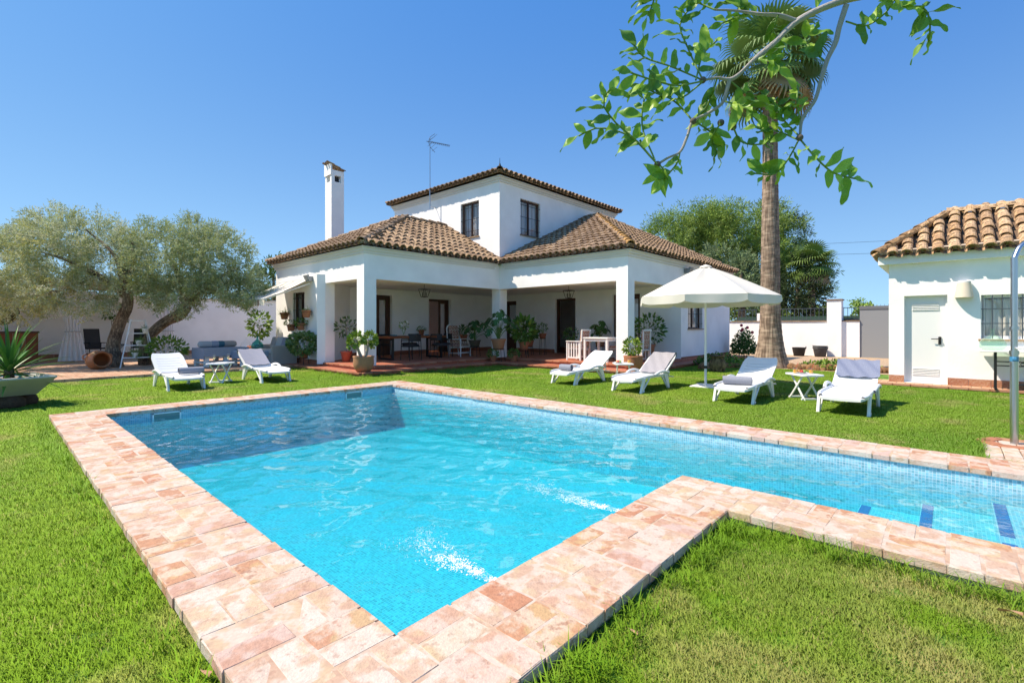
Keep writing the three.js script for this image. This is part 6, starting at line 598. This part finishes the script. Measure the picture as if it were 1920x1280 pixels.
{ // yucca in a concrete trough at the lawn's edge
  const d = 7.7, c = atDepth(-4, 740, d), t = thing('yucca_planter', 'spiky yucca in a square concrete trough raised on rocks', 'plant', [c.x, -c.z], 0.2); c.y = 0.2;
  const fr = (a, b, y0, y1) => { const g = new THREE.CylinderGeometry(b * Math.SQRT2, a * Math.SQRT2, y1 - y0, 4, 1, true); return g.rotateY(PI / 4).translate(0, (y0 + y1) / 2, 0); }, cm = mat([0.52, 0.52, 0.47], 0.92, { map: tPlaster }); part(t, 'trough', mg(fr(0.36, 0.56, 0.2, 0.48).toNonIndexed(), fr(0.3, 0.5, 0.24, 0.481).toNonIndexed(), bx(0.72, 0.04, 0.72, 0, 0.2, 0), ...[[0, 0.53, 1.12, 0.06], [0, -0.53, 1.12, 0.06]].map(([x, z, w, e]) => bx(w, 0.03, e, x, 0.465, z, 0.006)), ...[[0.53, 0, 0.06, 1.0], [-0.53, 0, 0.06, 1.0]].map(([x, z, w, e]) => bx(w, 0.03, e, x, 0.465, z, 0.006))), cm); part(t, 'soil', bx(0.92, 0.02, 0.92, 0, 0.42, 0), M.soil);
  for (let i = 0; i < 5; i++) { const g = new THREE.IcosahedronGeometry(0.2, 1); part(t, 'rock', mv(g, Math.cos(i * 1.3) * 0.26, 0.08, Math.sin(i * 1.3) * 0.26, i, 0, 0, v3(1.1, 0.75, 1)), mat([0.16, 0.13, 0.11], 0.95, { map: tGravel })); }
  const blade = (L, w, droop) => grid(2, 7, (s, q) => { const k = w * (q < 0.15 ? 0.5 + q * 3.3 : 1 - Math.pow((q - 0.15) / 0.85, 1.7)), x = (s - 0.5) * 2 * k; return v3(L * q, -droop * L * q * q + Math.abs(s - 0.5) * k * 0.9, x); }), gs = [blade(0.78, 0.03, 0.16), blade(0.66, 0.026, 0.05), blade(0.85, 0.028, 0.3)], ms = [leafy([0.10, 0.24, 0.05], { roughness: 0.35 }), leafy([0.15, 0.32, 0.06], { roughness: 0.35 }), leafy([0.07, 0.18, 0.05], { roughness: 0.35 })];
  for (let i = 0; i < 64; i++) { const k = (i + 0.5) / 64, el = 1.45 - 1.75 * k + rr(-0.1, 0.1), az = i * 2.39996, x = v3(Math.cos(az) * Math.cos(el), Math.sin(el), Math.sin(az) * Math.cos(el)), z = v3(-Math.sin(az), 0, Math.cos(az)), f = part(t, 'leaf', pick(gs), pick(ms)); f.applyMatrix4(new THREE.Matrix4().makeBasis(x, z.clone().cross(x), z).setPosition(v3(0.12 + x.x * 0.05, 0.52 + 0.12 * (1 - k), x.z * 0.05))); } part(t, 'stem', cyl(0.07, 0.06, 0.2, 0.12, 0.42, 0, 10), M.bark);
  const sh = thing('garden_shrub', 'leafy shrub on the lawn beyond the long coping edge', 'shrub', [-0.95, 6.55]); crown(sh, 'foliage', [[v3(0, 0.35, 0), 0.34, 1], [v3(0.1, 0.3, 0.35), 0.24, 1]], 500, bushLeaf, LMg, G1, { clump: 0.5, per: 6 }); for (let i = 0; i < 5; i++) part(sh, 'stem', rod(v3(0, 0, 0), v3(rr(-0.2, 0.2), 0.45, rr(-0.2, 0.4)), 0.012, 5, 0.004), M.twig);
}
// ---------- leafy branch over the lawn, with its tree ----------
{
  const t = thing('lemon_tree', 'close leafy branch with pale bark hanging over the pool', 'tree', [0, 0, 0]), D = 1.12, a = (x, y, d = D) => atDepth(x, y, d), tb = mat([0.38, 0.345, 0.32], 0.85, { bumpMap: rep(tBark, 6), bumpScale: 0.004 }), P = (l, r, seg = 24) => part(t, 'branch', limb(l, r.map((q) => q * 0.68), seg * 2, 9, 0.16), tb), px = D / FPX;
  const foot = W3(3.3, -1.6, 0), fork = W3(3.0, -1.25, 2.1), entry = a(1610, -6, D);
  part(t, 'trunk', limb([foot, W3(3.27, -1.55, 0.7), W3(3.15, -1.4, 1.5), fork], [0.1, 0.08, 0.07, 0.055], 20, 10, 0.08), tb);
  P([fork, W3(2.4, -0.65, 2.55), entry.clone().lerp(fork, 0.25).add(v3(0, 0.12, 0)), entry, a(1560, 8), a(1495, 40), a(1450, 82), a(1414, 112), a(1385, 140), a(1368, 149), a(1345, 146), a(1318, 150)], [0.045, 0.03, 0.018, 0.0135, 0.012, 0.0105, 0.009, 0.008, 0.0075, 0.007, 0.0055, 0.0045], 60); P([a(1495, 40), a(1460, 28), a(1425, 26), a(1380, 20), a(1341, 18)], [0.008, 0.006, 0.0045, 0.003]); P([a(1368, 149), a(1362, 172), a(1355, 192), a(1328, 212), a(1300, 227), a(1288, 258), a(1275, 285), a(1252, 296), a(1233, 308)], [0.0072, 0.0062, 0.0055, 0.0052, 0.005, 0.0045, 0.0042, 0.004, 0.004], 40); P([a(1587, 10), a(1574, 50), a(1568, 77), a(1552, 112), a(1540, 150), a(1528, 189), a(1505, 222), a(1500, 258)], [0.0095, 0.0085, 0.008, 0.0075, 0.0065, 0.006, 0.005, 0.0042], 40); P([entry, a(1660, -30), a(1745, -40), a(1800, -60)], [0.012, 0.008, 0.005]); for (const [x, y] of [[1318, 150], [1233, 308], [1500, 258], [1300, 227], [1352, 230], [1375, 238]]) part(t, 'knot', mv(new THREE.IcosahedronGeometry(0.008, 1), ...a(x, y).toArray()), mat([0.12, 0.095, 0.08], 0.9));
  const lf = (L, W) => { const g = grid(4, 7, (s, q) => { const w = W * Math.pow(Math.sin(PI * Math.pow(q * 0.97 + 0.02, 0.82)), 0.75), z = (s - 0.5) * 2 * w / 2; return v3(L * q, 0.16 * Math.abs(z) * 2 - 0.22 * L * q * q + 0.004 * Math.sin(q * 9 + s * 3), z); }); return clean(g); }, gs = [lf(0.066, 0.028), lf(0.056, 0.026), lf(0.074, 0.028), lf(0.042, 0.021)], ms = [[0.20, 0.36, 0.045], [0.27, 0.45, 0.06], [0.36, 0.54, 0.075], [0.14, 0.27, 0.045]].map((c) => leafy(c, { roughness: 0.38, transmission: 0.38 }));
  const fwd = v3(CO, 0, -SI), shoot = (pts, n, d = 0, s = 1) => { const C = new THREE.CatmullRomCurve3(pts.map(([x, y], i) => a(x, y, D + d * (i / (pts.length - 1)) + rr(-0.012, 0.012)))); part(t, 'twig', new THREE.TubeGeometry(C, 10, 0.0021, 5), M.greenStem); for (let i = 0; i < n; i++) { const q = 0.14 + 0.86 * (i + 0.5) / n, p = C.getPoint(q), tan = C.getTangent(q), side = tan.clone().cross(fwd).multiplyScalar(i % 2 ? 1 : -1), dir = i === n - 1 ? tan : tan.clone().multiplyScalar(rr(0.3, 0.9)).addScaledVector(side, rr(0.5, 1.1)).addScaledVector(fwd, rr(-0.7, 0.7)).add(v3(0, rr(-0.2, 0.35), 0)), o = part(t, 'leaf', pick(gs), pick(ms)); dir.normalize(); const y = rdir().addScaledVector(fwd, -1.1).add(v3(0, 0.7, 0)), z = dir.clone().cross(y).normalize(); o.applyMatrix4(new THREE.Matrix4().makeBasis(dir, z.clone().cross(dir), z).setPosition(p)); o.scale.multiplyScalar(s * rr(0.5, 0.98)); } };
  [[[[1318, 150], [1260, 125], [1205, 105], [1190, 85]], 9, 0.05], [[[1318, 150], [1290, 90], [1275, 45], [1290, 20]], 8, 0.06], [[[1318, 152], [1270, 160], [1225, 150], [1180, 135]], 7, -0.05], [[[1316, 155], [1275, 185], [1240, 178], [1200, 160]], 7, 0.08], [[[1305, 150], [1320, 100], [1345, 75]], 6, 0.1], [[[1233, 308], [1195, 265], [1150, 225], [1130, 190], [1145, 165]], 10, -0.04], [[[1230, 305], [1180, 255], [1120, 240], [1085, 255]], 6, 0.03], [[[1228, 300], [1205, 240], [1205, 200], [1215, 170]], 8, 0.05], [[[1238, 310], [1250, 325], [1240, 340]], 4, 0], [[[1275, 285], [1270, 305], [1245, 335]], 4, 0.05], [[[1300, 227], [1265, 190], [1230, 170]], 5, 0.07], [[[1352, 230], [1335, 260], [1345, 285]], 6, 0.06], [[[1375, 238], [1390, 265], [1430, 270], [1445, 262]], 6, 0.04], [[[1360, 190], [1395, 200], [1415, 215]], 6, -0.05], [[[1368, 150], [1400, 175], [1440, 185], [1470, 205]], 7, 0.05], [[[1500, 258], [1480, 295], [1455, 325], [1415, 325]], 9, 0.04], [[[1500, 260], [1530, 295], [1565, 325], [1605, 335]], 8, -0.03], [[[1500, 256], [1470, 225], [1450, 195]], 7, 0.07], [[[1498, 262], [1455, 245], [1420, 240]], 6, 0.08], [[[1549, 116], [1530, 100], [1510, 75], [1530, 50]], 7, 0.05], [[[1500, 222], [1495, 190], [1497, 160]], 5, 0.02], [[[1425, 26], [1390, 30], [1350, 45]], 6, 0.05], [[[1341, 18], [1310, 5], [1280, -8]], 7, 0.03], [[[1390, 22], [1380, 5], [1365, -15]], 7, 0.06], [[[1460, 28], [1450, 60], [1470, 85]], 6, 0.08], [[[1587, 40], [1625, 48], [1660, 25], [1680, -5]], 7, 0.02], [[[1660, -25], [1690, 10], [1735, 15], [1745, 45], [1742, 80]], 9, 0.03], [[[1610, -6], [1580, -30], [1520, -30]], 6, 0.05], [[[1230, -20], [1225, 5], [1215, 30]], 5, 0.02], [[[1414, 112], [1440, 110], [1465, 130]], 5, -0.04], [[[1345, 147], [1330, 190], [1320, 215]], 6, 0.09], [[[1300, 225], [1330, 245], [1355, 265]], 6, 0.1]].forEach(([p, n, d]) => shoot(p, Math.round(n * 1.6), d));
  crown(t, 'crown', [[W3(3.1, -1.5, 2.9), 0.62, 0.75], [W3(3.5, -1.9, 2.9), 0.7, 0.8], [W3(3.6, -1.3, 3.0), 0.5, 0.8]], 900, gs[0], LMg, [[0.14, 0.27, 0.035], [0.1, 0.2, 0.03]], { clump: 0.5, per: 8, inner: 0.2 });
}
renderer.render(scene, camera);
